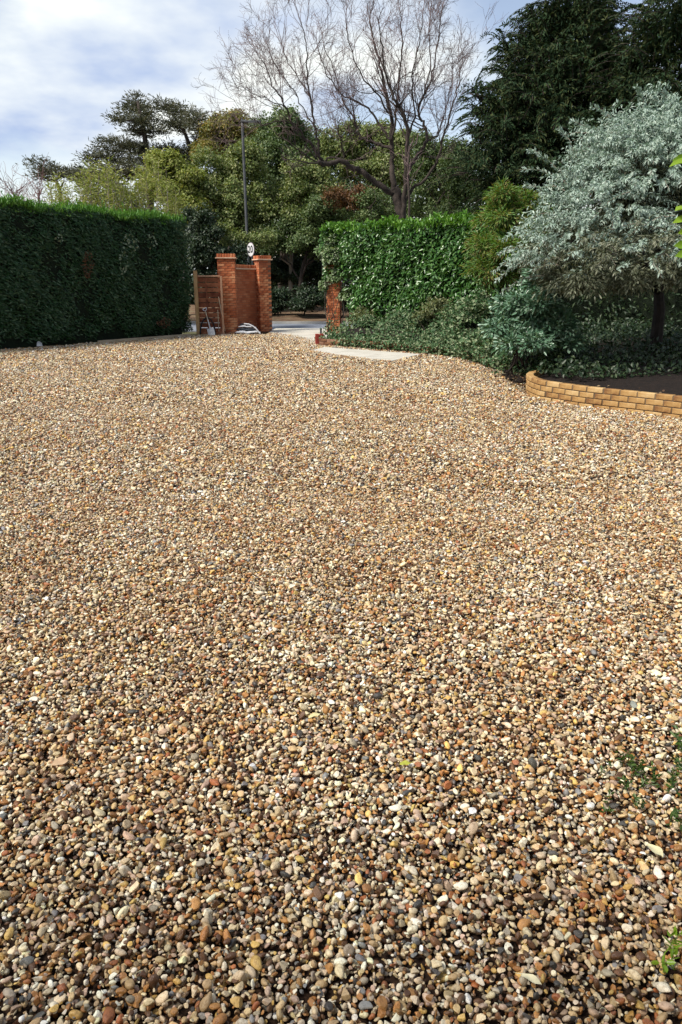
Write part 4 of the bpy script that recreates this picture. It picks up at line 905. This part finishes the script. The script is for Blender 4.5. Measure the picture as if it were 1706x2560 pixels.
def spray_tree(name, label, base, lobes, n, per, cr, mat, L, Wd, r0, tips):
    """dense evergreen: clumps of hanging sprays over lobes, with pointed shoots standing out of the outline"""
    t = thing(name, label, 'tree', base); sub_ = list(lobes)
    for c, r in lobes:
        for _ in range(6): sub_.append((c + ball(1)[0] * r * .8, r * rng.uniform(.25, .45)))
    C, D, O = lobe_clumps(sub_, n, per, cr, shell=(.4, 1.05), flat=.6, outw=True)
    D = D * .6 + rng.normal(size=D.shape) * .3 + np.array([0, 0, -.5]); LC, LD, LU = [C], [D], [O * .7 + np.array([0, -.2, .5])]; m = MB()
    ar = np.array([r[0] * r[2] for _, r in lobes]); kk = rng.choice(len(lobes), tips, p=ar / ar.sum())
    for k in kk:
        c, r = lobes[k]; d = ball(1)[0]; d[2] = abs(d[2]) - .25; d = unit(d); p = c + d * r * .85; o = unit(d + np.array([rng.normal() * .3, 0, rng.uniform(.1, .6)])); l_ = rng.uniform(.5, 1.25)
        q = np.linspace(0, 1, 16)[:, None]; P = p + o * l_ * q + np.array([0, 0, -1.]) * l_ * .45 * q ** 2.4; m.tube(P[::3], np.linspace(.014, .004, 6), 3, cap=False)
        for s_ in (-1, 1):
            sd = unit(np.cross(o, rng.normal(size=3))) * s_; LC.append(P + sd * .05); LD.append(np.repeat((o * .7 + sd * .5)[None], 16, 0) + np.array([0, 0, -.55]) + rng.normal(size=(16, 3)) * .2); LU.append(np.repeat(np.array([[0, -.4, .7]]), 16, 0))
    leaf_obj('crown', leaves(np.concatenate(LC), np.concatenate(LD), L, Wd, up=np.concatenate(LU)), mat, t, base)
    tag(m.build('shoots', M['bark'], t, base), kind='stuff'); woody(np.array(base), lobes, r0, M['bark'], 'trunk', t)
YY = 22.5; yb = np.array([A(1420, 500, YY)[0], YY, .3])
spray_tree('yew_tree', 'large dark yew tree with drooping feathery boughs behind the silver bush', yb,
    [PXL(1410, 190, 120, YY, 1.0), PXL(1320, 250, 85, YY - .5, .9), PXL(1460, 115, 80, YY, 1.0), PXL(1380, 90, 60, YY, .9), PXL(1450, 30, 75, YY, 1.0), PXL(1300, 370, 90, YY - .8, .9), PXL(1420, 330, 140, YY - .6, 1.0),
     PXL(1215, 290, 26, YY - .8, 1.2), PXL(1185, 225, 16, YY - .8, .7), PXL(1520, 260, 100, YY, 1.0), PXL(1240, 420, 80, YY - 1, .9), PXL(1380, 470, 130, YY - 1, .9), PXL(1290, 130, 40, YY, .7), PXL(1500, 420, 140, YY, 1.0), PXL(1260, 320, 50, YY - .9, .8)],
    1500, 44, .36, LM['yew'], .14, .038, .34, 1100)
CY = 20.5; cb = np.array([A(1790, 500, CY)[0], CY, .3])
spray_tree('conifer_tree', 'very dark conifer filling the top right corner', cb, [PXL(1690, 70, 80, CY, 1.0), PXL(1700, 190, 120, CY, 1.0), PXL(1620, 250, 90, CY, 1.0), PXL(1780, 40, 160, CY, 1.0), PXL(1800, 260, 160, CY, 1.0), PXL(1830, 420, 160, CY, 1.), PXL(1640, 370, 110, CY, 1.)],
    900, 44, .36, LM['yew'], .14, .038, .34, 450)
# the bare tree: traced main limbs, twigs grown from them
TY = 28.5; TB = np.array([A(1010, 548, TY)[0], TY, .2])
bare = thing('bare_tree', 'leafless many stemmed tree with fine upswept twigs above the laurel hedge', 'tree', TB)
tm = MB(); tw_ = MB()
limbs = [  # photo polyline, depth offset at the end, radius at start, end
 ([(1010, 640), (1004, 548), (992, 485), (985, 465)], 0, .34, .25), ([(1012, 600), (1009, 509), (1016, 412), (1019, 315), (1009, 252), (985, 213), (960, 130), (950, 40)], -1.2, .19, .03),
 ([(985, 478), (936, 446), (905, 420), (873, 402), (839, 388), (800, 395), (786, 388)], -1.0, .20, .11), ([(800, 392), (762, 334), (738, 305), (713, 281), (699, 237), (668, 180), (640, 110)], -1.6, .10, .02),
 ([(792, 390), (783, 330), (776, 290), (764, 208), (756, 140), (752, 60), (740, 0)], -.4, .09, .018), ([(800, 395), (812, 378), (850, 382), (848, 340), (842, 318)], -.8, .07, .03), ([(713, 281), (680, 276), (640, 285), (610, 270), (585, 255)], -1.9, .04, .012),
 ([(985, 470), (982, 410), (980, 349), (973, 252), (960, 170), (940, 90), (920, 0)], .6, .20, .03), ([(980, 352), (950, 340), (917, 330), (893, 315), (878, 271), (850, 215), (830, 150), (800, 60)], 1.2, .10, .02),
 ([(978, 330), (950, 290), (922, 247), (885, 220), (849, 204), (810, 150), (785, 80)], .4, .08, .018), ([(1016, 420), (1028, 400), (1045, 370), (1067, 339), (1065, 286), (1048, 252), (1062, 204), (1082, 160), (1101, 48), (1110, -20)], .8, .14, .02),
 ([(1067, 339), (1085, 322), (1101, 310), (1112, 270), (1130, 200), (1140, 120)], 1.2, .07, .015), ([(1012, 500), (1033, 465), (1087, 412), (1106, 349), (1130, 271), (1150, 190), (1160, 130)], -.8, .12, .018),
 ([(980, 330), (990, 250), (1000, 150), (1005, 40), (1000, -30)], -.2, .08, .018), ([(1019, 320), (1040, 260), (1030, 170), (1050, 70), (1060, -20)], -.9, .07, .018), ([(973, 255), (940, 200), (900, 150), (870, 70), (860, -10)], -.5, .06, .015),
 ([(764, 210), (735, 160), (700, 100), (680, 40)], .2, .04, .012), ([(779, 300), (750, 250), (720, 190), (690, 150), (660, 90)], -.6, .04, .012), ([(1062, 204), (1080, 130), (1075, 50), (1080, -20)], .2, .05, .014), ([(699, 237), (660, 220), (620, 200), (590, 190)], -1.8, .03, .01)]
LMB = []
for k, (pl, dz, ra, rb_) in enumerate(limbs):
    n = len(pl); P = np.array([A(1005 + (x - 1005) * .95, 548 - (548 - y) * .9, TY + dz * i / (n - 1)) for i, (x, y) in enumerate(pl)])
    Q, _ = [], 0
    for i in range(n - 1):
        p0, p1, p2, p3 = P[max(i - 1, 0)], P[i], P[i + 1], P[min(i + 2, n - 1)]
        for t in np.linspace(0, 1, 5, endpoint=False): Q.append(.5 * (2 * p1 + (p2 - p0) * t + (2 * p0 - 5 * p1 + 4 * p2 - p3) * t * t + (3 * p1 - p0 - 3 * p2 + p3) * t ** 3))
    Q.append(P[-1]); Q = np.array(Q); Q[1:-1] += rng.normal(size=(len(Q) - 2, 3)) * .025; rr = np.linspace(ra * .55, rb_ * .65, len(Q))
    tm.tube(Q, rr, 8 if ra > .1 else 6); LMB.append((Q, rr, k))
TC = np.array([TB[0] - .6, TY, 5.0]); ntw = [0]
def grow(p, d, L, r, lev):
    n = 7 if lev < 2 else 5; P = [p]; dd = d.copy()
    for i in range(n - 1):
        dd = unit(dd + rng.normal(size=3) * (.17 if lev < 2 else .24) + np.array([0, 0, .07 if lev < 2 else .02])); P.append(P[-1] + dd * L / (n - 1))
    P = np.array(P); (tm if r > .014 else tw_).tube(P, np.linspace(r, max(r * .35, .003), n), 4 if lev == 1 else 3, cap=False); ntw[0] += 1
    if lev >= 3: return
    for j in range({1: 6, 2: 4}[lev]):
        u = rng.uniform(.2, 1.0); k = u * (n - 1); q = np.array([np.interp(k, np.arange(n), P[:, a]) for a in range(3)]); tg_ = unit(P[min(int(k) + 1, n - 1)] - P[int(k)] if int(k) < n - 1 else P[-1] - P[-2])
        nd = unit(tg_ + rng.normal(size=3) * .48 + np.array([0, 0, .12])); grow(q, nd, L * rng.uniform(.42, .72) * (1.15 - .4 * u), max(r * .48, .0042), lev + 1)
for Q, rr, k in LMB:
    if k in (0, 2): cnt = 3 if k == 2 else 0
    else: cnt = int(len(Q) * .5)
    for j in range(cnt):
        u = rng.uniform(.30, 1.0) ** .8; i = min(int(u * (len(Q) - 1)), len(Q) - 2); tg_ = unit(Q[i + 1] - Q[i]); od = unit(Q[i] - TC) * np.array([1, 1.6, .3])
        d = unit(tg_ * .8 + rng.normal(size=3) * .42 + od * .10 + np.array([0, 0, .15])); L = rng.uniform(.8, 1.8); grow(Q[i], d, L, max(min(rr[i] * .42, .03), .009), 1)
    if k not in (0, 2): grow(Q[-1], unit(Q[-1] - Q[-3]), .9, rr[-1], 1)
print('TWIGS', ntw[0])
tm.build('trunk', M['bark'], bare, TB, smooth=True); tw_.build('twigs', M['twig'], bare, TB)
ps = A(1026, 530, 27.6); pst = np.array([ps[0], 27.6, .2]); sap = thing('sapling_stem', 'straight slim bare stem rising beside the dark trunk of the leafless tree', 'tree', pst)
MB().tube(limb_pts((0, 0, -.2), A(1024, 365, 27.6) - pst, 8, 0, .004), np.linspace(.065, .03, 8), 8).build('trunk', M['bark'], sap, smooth=True)
sp2 = MB()
for j in range(16):
    p = (A(1024, 368 + 7 * j, 27.6) - pst); d = unit(rng.normal(size=3) * .5 + np.array([0, 0, 1.])); sp2.tube(limb_pts(p, p + d * rng.uniform(.6, 1.5), 6, 0, .05), np.linspace(.016, .004, 6), 4, cap=False)
sp2.build('twigs', M['twig'], sap)

# ---------------------------------------------------------------- pines on the skyline
def pine(label, trunk_px, pads, Y, n_per=34, r0=.22):
    P = np.array([A(x, y, Y) for x, y in trunk_px]); b = np.array([P[0][0], Y, .6]); t = thing('pine_tree', label, 'tree', b, None); m = MB()
    P = np.concatenate([[b - np.array([0, 0, .6])], P]); m.tube(P, np.linspace(r0, .06, len(P)), 8); LC, LD = [], []
    for (x, y, rx, ry, ti) in pads:
        c = A(x, y, Y + rng.normal() * .8); s_ = mpp(Y); R_ = np.array([rx * s_, rx * s_ * .8, ry * s_]); j = min(range(len(P)), key=lambda q: np.linalg.norm(P[q] - c + np.array([0, 0, .5])))
        m.tube(limb_pts(P[j], c - np.array([0, 0, R_[2] * .5]), 6, -.03, .04), np.linspace(.075, .025, 6), 5)
        nc = max(6, int(rx * ry / 24)); cc = c + ball(nc) * R_ * rng.uniform(.35, 1.3, (nc, 1))
        for q in cc:
            if rng.random() < .5: m.tube(limb_pts(c, q, 4, 0, .05), np.linspace(.02, .008, 4), 4, cap=False)
            d = ball(n_per); d[:, 2] = np.abs(d[:, 2]) * .8 - .1; LC.append(q + d * rng.uniform(.08, .62, (n_per, 1)) * np.array([1.25, 1.25, .75])); LD.append(d + rng.normal(size=d.shape) * .3)
    leaf_obj('crown', leaves(np.concatenate(LC), np.concatenate(LD), .24, .045), LM['pine'], t, b); m.build('trunk', M['bark'], t, b, smooth=True)
pine('tall pine with flat layered boughs highest on the left skyline', [(372, 440), (368, 385), (362, 340), (352, 290), (345, 255)],
     [(338, 258, 26, 16, 0), (352, 280, 30, 16, 0), (318, 302, 34, 13, 0), (372, 298, 26, 14, 0), (345, 325, 34, 12, 0), (385, 330, 26, 14, 0), (300, 362, 46, 13, 0), (335, 375, 44, 13, 0), (262, 368, 22, 9, 0), (285, 398, 50, 13, 0), (232, 402, 30, 10, 0), (360, 400, 40, 14, 0), (320, 425, 60, 14, 0), (215, 440, 44, 12, 0), (270, 440, 46, 14, 0)], 44)
pine('pine leaning right with drooping boughs beside the tallest pine', [(492, 470), (484, 420), (478, 375), (462, 330), (435, 290)],
     [(408, 265, 20, 11, 0), (432, 278, 34, 14, 0), (465, 300, 40, 16, 0), (495, 318, 34, 20, 0), (440, 320, 26, 12, 0), (510, 340, 26, 18, 0), (430, 385, 40, 14, 0), (470, 395, 36, 16, 0), (500, 380, 30, 18, 0), (450, 430, 50, 18, 0), (415, 372, 22, 9, 0)], 45)
pine('small dark pine low on the left skyline above the hedge', [(150, 475), (140, 450), (125, 425)], [(95, 408, 20, 8, 0), (125, 425, 34, 10, 0), (160, 440, 40, 12, 0), (110, 445, 26, 9, 0), (190, 430, 24, 9, 0)], 46, r0=.14)
# distant bare trees at the far left
def faint(label, px0, py0, Y, spread, n, Hh):
    b = A(px0, py0, Y); b = np.array([b[0], Y, .5]); t = thing('bare_tree', label, 'tree', b); m = MB(); tp = A(px0, Hh, Y) - b
    m.tube(limb_pts((0, 0, -.3), tp * .75, 6, 0, .02), np.linspace(.10, .03, 6), 5); mm = MB()
    for i in range(n):
        z = rng.uniform(.35, .8); p = tp * z; d = unit(np.array([rng.normal() * spread, rng.normal() * spread, 1.0])); L = rng.uniform(.8, 2.0); P = limb_pts(p, p + d * L, 5, .02, .06); mm.tube(P, np.linspace(.022, .007, 5), 3, cap=False)
        for _ in range(5):
            k = rng.integers(1, 5); e = unit(d + rng.normal(size=3) * .6) * rng.uniform(.3, .8); mm.tube(limb_pts(P[k], P[k] + e, 4, 0, .06), np.linspace(.011, .005, 4), 3, cap=False)
    m.build('trunk', M['pinkwood'], t); mm.build('twigs', M['pinkwood'], t)
faint('pinkish bare tree at the far left edge above the hedge', 30, 520, 46, .9, 70, 405)
faint('second pinkish bare tree, just right of the far left edge', 92, 520, 43, .7, 60, 415)

# ---------------------------------------------------------------- broadleaf trees across the road
bcl = np.array([A(300, 520, 31)[0], 31, .3]); bcm = thing('bamboo_clump', 'loose yellow green clump with pale upright stems above the hedge', 'shrub', bcl); m = MB(); LC, LD = [], []
for k in range(150):
    x = rng.uniform(125, 455); topy = 440 + 26 * math.sin(x * .045) + rng.normal() * 16 + max(0, x - 380) * .5 + max(0, 190 - x) * .35; a = A(x + rng.normal() * 10, 640, 31 + rng.normal() * .7); a[2] = .2; b_ = A(x, topy, a[1])
    P = limb_pts(a, b_, 9, 0, .008); P[-1, 0] += rng.normal() * .12; m.tube(P, np.linspace(.018, .004, 9), 4, cap=False); q = 75; u = 1 - rng.random(q) ** 1.2 * .55
    Pi = np.stack([np.interp(u * 8, np.arange(9), P[:, c]) for c in range(3)], 1); sd = unit(rng.normal(size=(q, 3)) * np.array([1, 1, .5])); LC.append(Pi + sd * rng.uniform(.04, .24, (q, 1))); LD.append(sd + np.array([0, 0, .35]))
leaf_obj('leaves', leaves(np.concatenate(LC), np.concatenate(LD), .16, .04, up=np.array([0, -.7, .6])), LM['yellowgreen'], bcm, bcl); tag(m.build('canes', M['palebark'], bcm, bcl), kind='stuff')
tree('lime_tree', 'bright yellow green tree rounded just behind the end of the hedge', 'tree', [PXL(405, 430, 40, 36, 1), PXL(450, 470, 48, 36, 1), PXL(395, 490, 40, 36, 1), PXL(470, 540, 50, 36, 1.1)], LM['yellowgreen'], 260, 30, .34, .13, .07)
tree('oak_tree', 'olive and amber tree left of the street lamp', 'tree', [PXL(550, 345, 46, 43, 1), PXL(590, 330, 40, 43, .9), PXL(530, 395, 50, 43, 1), PXL(600, 385, 46, 43, 1)], LM['amber'], 250, 28, .36, .13, .075, r0=.25)
tree('hazel_tree', 'broad yellow green bushy tree behind the street lamp', 'tree', [PXL(540, 460, 62, 38, 1), PXL(600, 440, 60, 38, 1), PXL(560, 530, 70, 37.5, 1), PXL(630, 520, 62, 38, 1), PXL(600, 590, 60, 37, .9)], LM['olive'], 430, 30, .36, .13, .075, r0=.22, zg=.8)
tree('ivy_clad_tree', 'dark ivy clad tree right of the street lamp', 'tree', [PXL(715, 345, 46, 41, 1.1), PXL(690, 400, 50, 41, 1), PXL(740, 410, 50, 41, 1), PXL(700, 460, 60, 40.5, 1)], LM['midgreen'], 300, 30, .36, .13, .08, r0=.28)
tree('birch_tree', 'light olive tree with a thin pale trunk left of the gateway view', 'tree', [PXL(770, 470, 56, 38, 1), PXL(700, 530, 60, 38, 1), PXL(770, 545, 60, 38, 1), PXL(650, 590, 50, 37, .8)], LM['olive'], 330, 30, .34, .12, .07, r0=.12, bark='palebark', zg=.8)
tree('maple_tree', 'olive gold tree directly behind the leafless tree', 'tree', [PXL(870, 360, 50, 41, 1), PXL(930, 350, 50, 41, .9), PXL(990, 390, 60, 41, 1), PXL(890, 430, 60, 41, 1), PXL(960, 460, 70, 40.5, 1)], LM['olive'], 380, 30, .36, .13, .075, r0=.25)
tree('copper_shrub', 'rust brown leaved shrub under the leafless tree', 'shrub', [PXL(862, 515, 44, 36, .9), PXL(905, 500, 34, 36, .8)], LM['rust'], 40, 26, .28, .11, .06, r0=.06)
tree('holly_tree', 'dark green tree between the leafless tree and the yew', 'tree', [PXL(1090, 400, 50, 33, 1), PXL(1140, 420, 55, 32, 1), PXL(1080, 470, 60, 33, 1), PXL(1160, 490, 60, 31, 1), PXL(1060, 530, 50, 33, .8), PXL(1150, 560, 60, 30.5, .9), PXL(1200, 500, 50, 30, .9)], LM['midgreen'], 330, 30, .32, .11, .06, r0=.18)
tree('hawthorn_tree', 'deep green tree over the far side of the road seen through the gateway', 'tree', [PXL(820, 560, 62, 36.5, 1), PXL(750, 610, 60, 37, .9), PXL(690, 620, 50, 37, .9), PXL(800, 640, 60, 36.5, .9), PXL(930, 540, 70, 36, .8)], LM['midgreen'], 360, 30, .32, .11, .065, r0=.12, zg=.8, base=np.array([A(740, 700, 36.8)[0], 36.8, .5]))
tree('yew_shrub', 'dark shrub in shadow low across the road behind the gateway', 'shrub', [PXL(690, 690, 46, 38.5, .9), PXL(750, 690, 50, 38.5, .9), PXL(810, 700, 46, 38, .9), PXL(860, 690, 50, 38, 1), PXL(640, 690, 44, 38.5, 1)], LM['dark'], 300, 30, .32, .12, .06, r0=.08, zg=.75)
tree('spindle_shrub', 'dense shadowed undergrowth on the bank across the road', 'shrub', [PXL(640, 762, 40, 34.6, .8), PXL(700, 764, 42, 34.4, .8), PXL(765, 764, 42, 34.2, .8), PXL(825, 764, 40, 34.0, .8), PXL(885, 764, 42, 34.0, .8), PXL(580, 762, 44, 34.8, .8), PXL(940, 756, 44, 34.0, .8)], LM['dark'], 330, 30, .3, .12, .06, r0=.05, zg=.12)
tree('cherry_laurel', 'dark glossy shrub between the hedge end and the brick pier', 'shrub', [PXL(500, 560, 30, 27.6, 1.2), PXL(505, 720, 30, 27.2, 1.2), PXL(512, 600, 34, 27.5, 1.2), PXL(525, 650, 36, 27.3, 1.1), PXL(495, 660, 30, 27.2, 1.3), PXL(600, 655, 36, 28.0, .8), PXL(560, 660, 36, 27.8, .9)], LM['dark'], 190, 30, .26, .11, .05, r0=.07)
tree('privet_bush', 'pale olive bush hanging over the top of the brick wall', 'shrub', [PXL(565, 600, 34, 28.6, .8), PXL(610, 612, 30, 28.8, .7), PXL(655, 610, 30, 30.5, .8)], LM['olive'], 110, 26, .24, .09, .05, r0=.06)
tree('sycamore_tree', 'broad green tree filling the skyline behind the pale trunked tree', 'tree', [PXL(660, 380, 60, 46, 1), PXL(760, 400, 60, 46, 1), PXL(640, 480, 70, 46, 1), PXL(760, 500, 70, 46, 1), PXL(830, 440, 60, 46, 1)], LM['midgreen'], 330, 30, .4, .14, .08, r0=.3)
tree('elm_tree', 'dark green tree far behind the leafless tree', 'tree', [PXL(900, 480, 70, 46, 1), PXL(1000, 460, 70, 46, 1), PXL(1080, 480, 70, 45, 1), PXL(960, 540, 80, 46, .8), PXL(840, 540, 70, 46, .8)], LM['midgreen'], 330, 30, .4, .14, .08, r0=.3)
# far wood: one mass closing the view behind the trees
C = np.stack([rng.uniform(-30, 22, 52000), rng.uniform(45, 50, 52000), np.zeros(52000)], 1)
hmax = 6.0 + 1.1 * np.sin(C[:, 0] * .31) + .8 * np.sin(C[:, 0] * .83 + 1); C[:, 2] = rng.random(52000) ** .8 * np.where(C[:, 0] < -15, hmax * .62, hmax)
tag(leaf_obj('distant_wood', leaves(C, rng.normal(size=C.shape), .34, .18), LM['dark']), 'dark wood closing the view beyond the road', 'wood', kind='stuff')

# ---------------------------------------------------------------- near things at the right edge and on the gravel
def weed(label, p, n, spread, h, mat, L, Wd, name='weed', lean_=(0, 0)):
    t = thing(name, label, 'plant', p); m = MB(); LC, LD = [], []
    for i in range(n):
        a = np.array([rng.normal() * spread, rng.normal() * spread, 0]); d = unit(np.array([rng.normal() * .5 + lean_[0], rng.normal() * .5 + lean_[1], 1.0])); hh = h * rng.uniform(.5, 1.1)
        P = limb_pts(a, a + d * hh, 6, .05, .04); m.tube(P, np.linspace(.0016, .0007, 6), 4, cap=False); k = 9
        u = np.linspace(.25, 1, k); Pi = np.stack([np.interp(u * 5, np.arange(6), P[:, q]) for q in range(3)], 1); sd = unit(rng.normal(size=(k, 3)) * np.array([1, 1, .4]))
        LC.append(Pi + sd * L * .45); LD.append(sd + d * .5)
    leaf_obj('leaves', leaves(np.concatenate(LC), np.concatenate(LD), L, Wd, six=True, fold=.15), mat, t, p) if False else obj('leaves', mesh_np('leaves', *leaves(np.concatenate(LC), np.concatenate(LD), L, Wd, six=True, fold=.15), mat), t)
    m.build('stems', mat, t); return t
weed('dark green weed sprigs growing through the gravel near the right edge', G(1640, 1975, .01), 34, .085, .075, LM['weed'], .019, .0075)
weed('single dark green sprig at the right edge above the weed patch', G(1712, 1885, .01), 4, .02, .07, LM['weed'], .024, .010)
weed('bright lime green seedling at the lower right edge', G(1690, 2395, .01), 5, .030, .10, LM['lime'], .026, .011)
# lime leaved shrub standing just outside the right edge
lsb = np.array([A(1930, 700, 4.4)[0], 4.4, 0]); ls = thing('lime_leaved_shrub', 'lime green leaves reaching in at the right edge before the silver bush', 'shrub', lsb); m = MB(); LC, LD = [], []
for (x, y, Y) in ((1690, 405, 4.3), (1700, 398, 4.35), (1694, 522, 4.2), (1697, 548, 4.2), (1700, 612, 4.3), (1712, 575, 4.3), (1716, 430, 4.3), (1722, 505, 4.3), (1704, 635, 4.25), (1740, 460, 4.4), (1760, 540, 4.4), (1780, 400, 4.4), (1800, 620, 4.4), (1730, 660, 4.4)):
    c = A(x + 8, y, Y); P = limb_pts(lsb + np.array([rng.normal() * .05, rng.normal() * .05, 0]), c + np.array([.05, 0, -.02]), 7, .06, .02); m.tube(P, np.linspace(.008, .002, 7), 5, cap=False)
    LC.append(c); LD.append(np.array([-1, -.1, rng.uniform(-.35, .1)]))
    for _ in range(9):
        k = rng.integers(3, 7); LC.append(P[k] + rng.normal(size=3) * .06 + np.array([.12, .05, 0])); LD.append(rng.normal(size=3) + np.array([0, 0, -.3]))
obj('leaves', mesh_np('leaves', *leaves(np.array(LC) - lsb, np.array(LD), .085, .052, up=np.array([0, -.7, .8]), six=True), LM['lime']), ls); m.build('stems', M['palebark'], ls, lsb)

def fallen(label, px, py, L, Wd, rz, col, tilt=(0, 0)):
    p = G(px, py, .036); t = thing('fallen_leaf', label, 'leaf', p); V, F = [], []; n = 9
    for i in range(n):
        u = i / (n - 1); w = Wd / 2 * math.sin(math.pi * (u * .92 + .04)) ** .8
        for s_, e in ((-1, .006), (-.5, .002), (0, 0), (.5, .002), (1, .006)): V.append(((u - .5) * L, s_ * w, e * .6 * (Wd / .03) + .004 * math.sin(u * 3.1) * L / .05 + .0015 * math.sin(9 * u + s_ * 2)))
    for i in range(n - 1):
        for k in range(4): F.append((i * 5 + k, i * 5 + k + 1, (i + 1) * 5 + k + 1, (i + 1) * 5 + k))
    m_ = surf('dry_leaf', [(.3, tuple(c * .8 for c in col)), (.7, col)], 60, .55, bmp=.2, bdist=.001)
    o = obj('blade', mesh_np('blade', V, np.array(F), m_, True), t); MB().tube([(L * .48, 0, .004), (L * .7, .002, .001), (L * .82, .006, .004)], [.0011, .0008, .0006], 5).build('stalk', m_, t)
    t.rotation_euler = (tilt[0] * .5, tilt[1] * .5, rz); return t
fallen('pale cream leaf lying on the gravel close to the right edge', 1637, 2128, .054, .036, 2.0, (.72, .66, .40), (.25, .1))
fallen('narrow cream leaf on the gravel at the bottom right', 1328, 2450, .048, .021, 2.55, (.74, .68, .45), (.2, .05))
fallen('yellow green oval leaf in the middle of the gravel', 1013, 1910, .036, .021, .15, (.40, .42, .06), (.2, 0))
fallen('cream leaf on the gravel left of the yellow green leaf', 786, 1790, .050, .020, .6, (.70, .62, .33), (.15, .1))
fallen('broad beige leaf on the gravel at the left', 150, 1908, .052, .040, .4, (.52, .36, .22), (.2, 0))
fallen('ivory leaf on the gravel high in the middle foreground', 731, 1466, .046, .030, 1.1, (.74, .68, .55), (.2, 0))
fallen('small yellow leaf scrap on the gravel below the middle', 765, 1925, .024, .012, 1.4, (.62, .52, .15), (.3, .2))
for o in bpy.data.objects:
    if o.name.startswith('digits_tmp'): bpy.data.objects.remove(o)
tris = sum(len(m_.loops) - 2 * len(m_.polygons) for m_ in bpy.data.meshes); print('TRIS', tris)
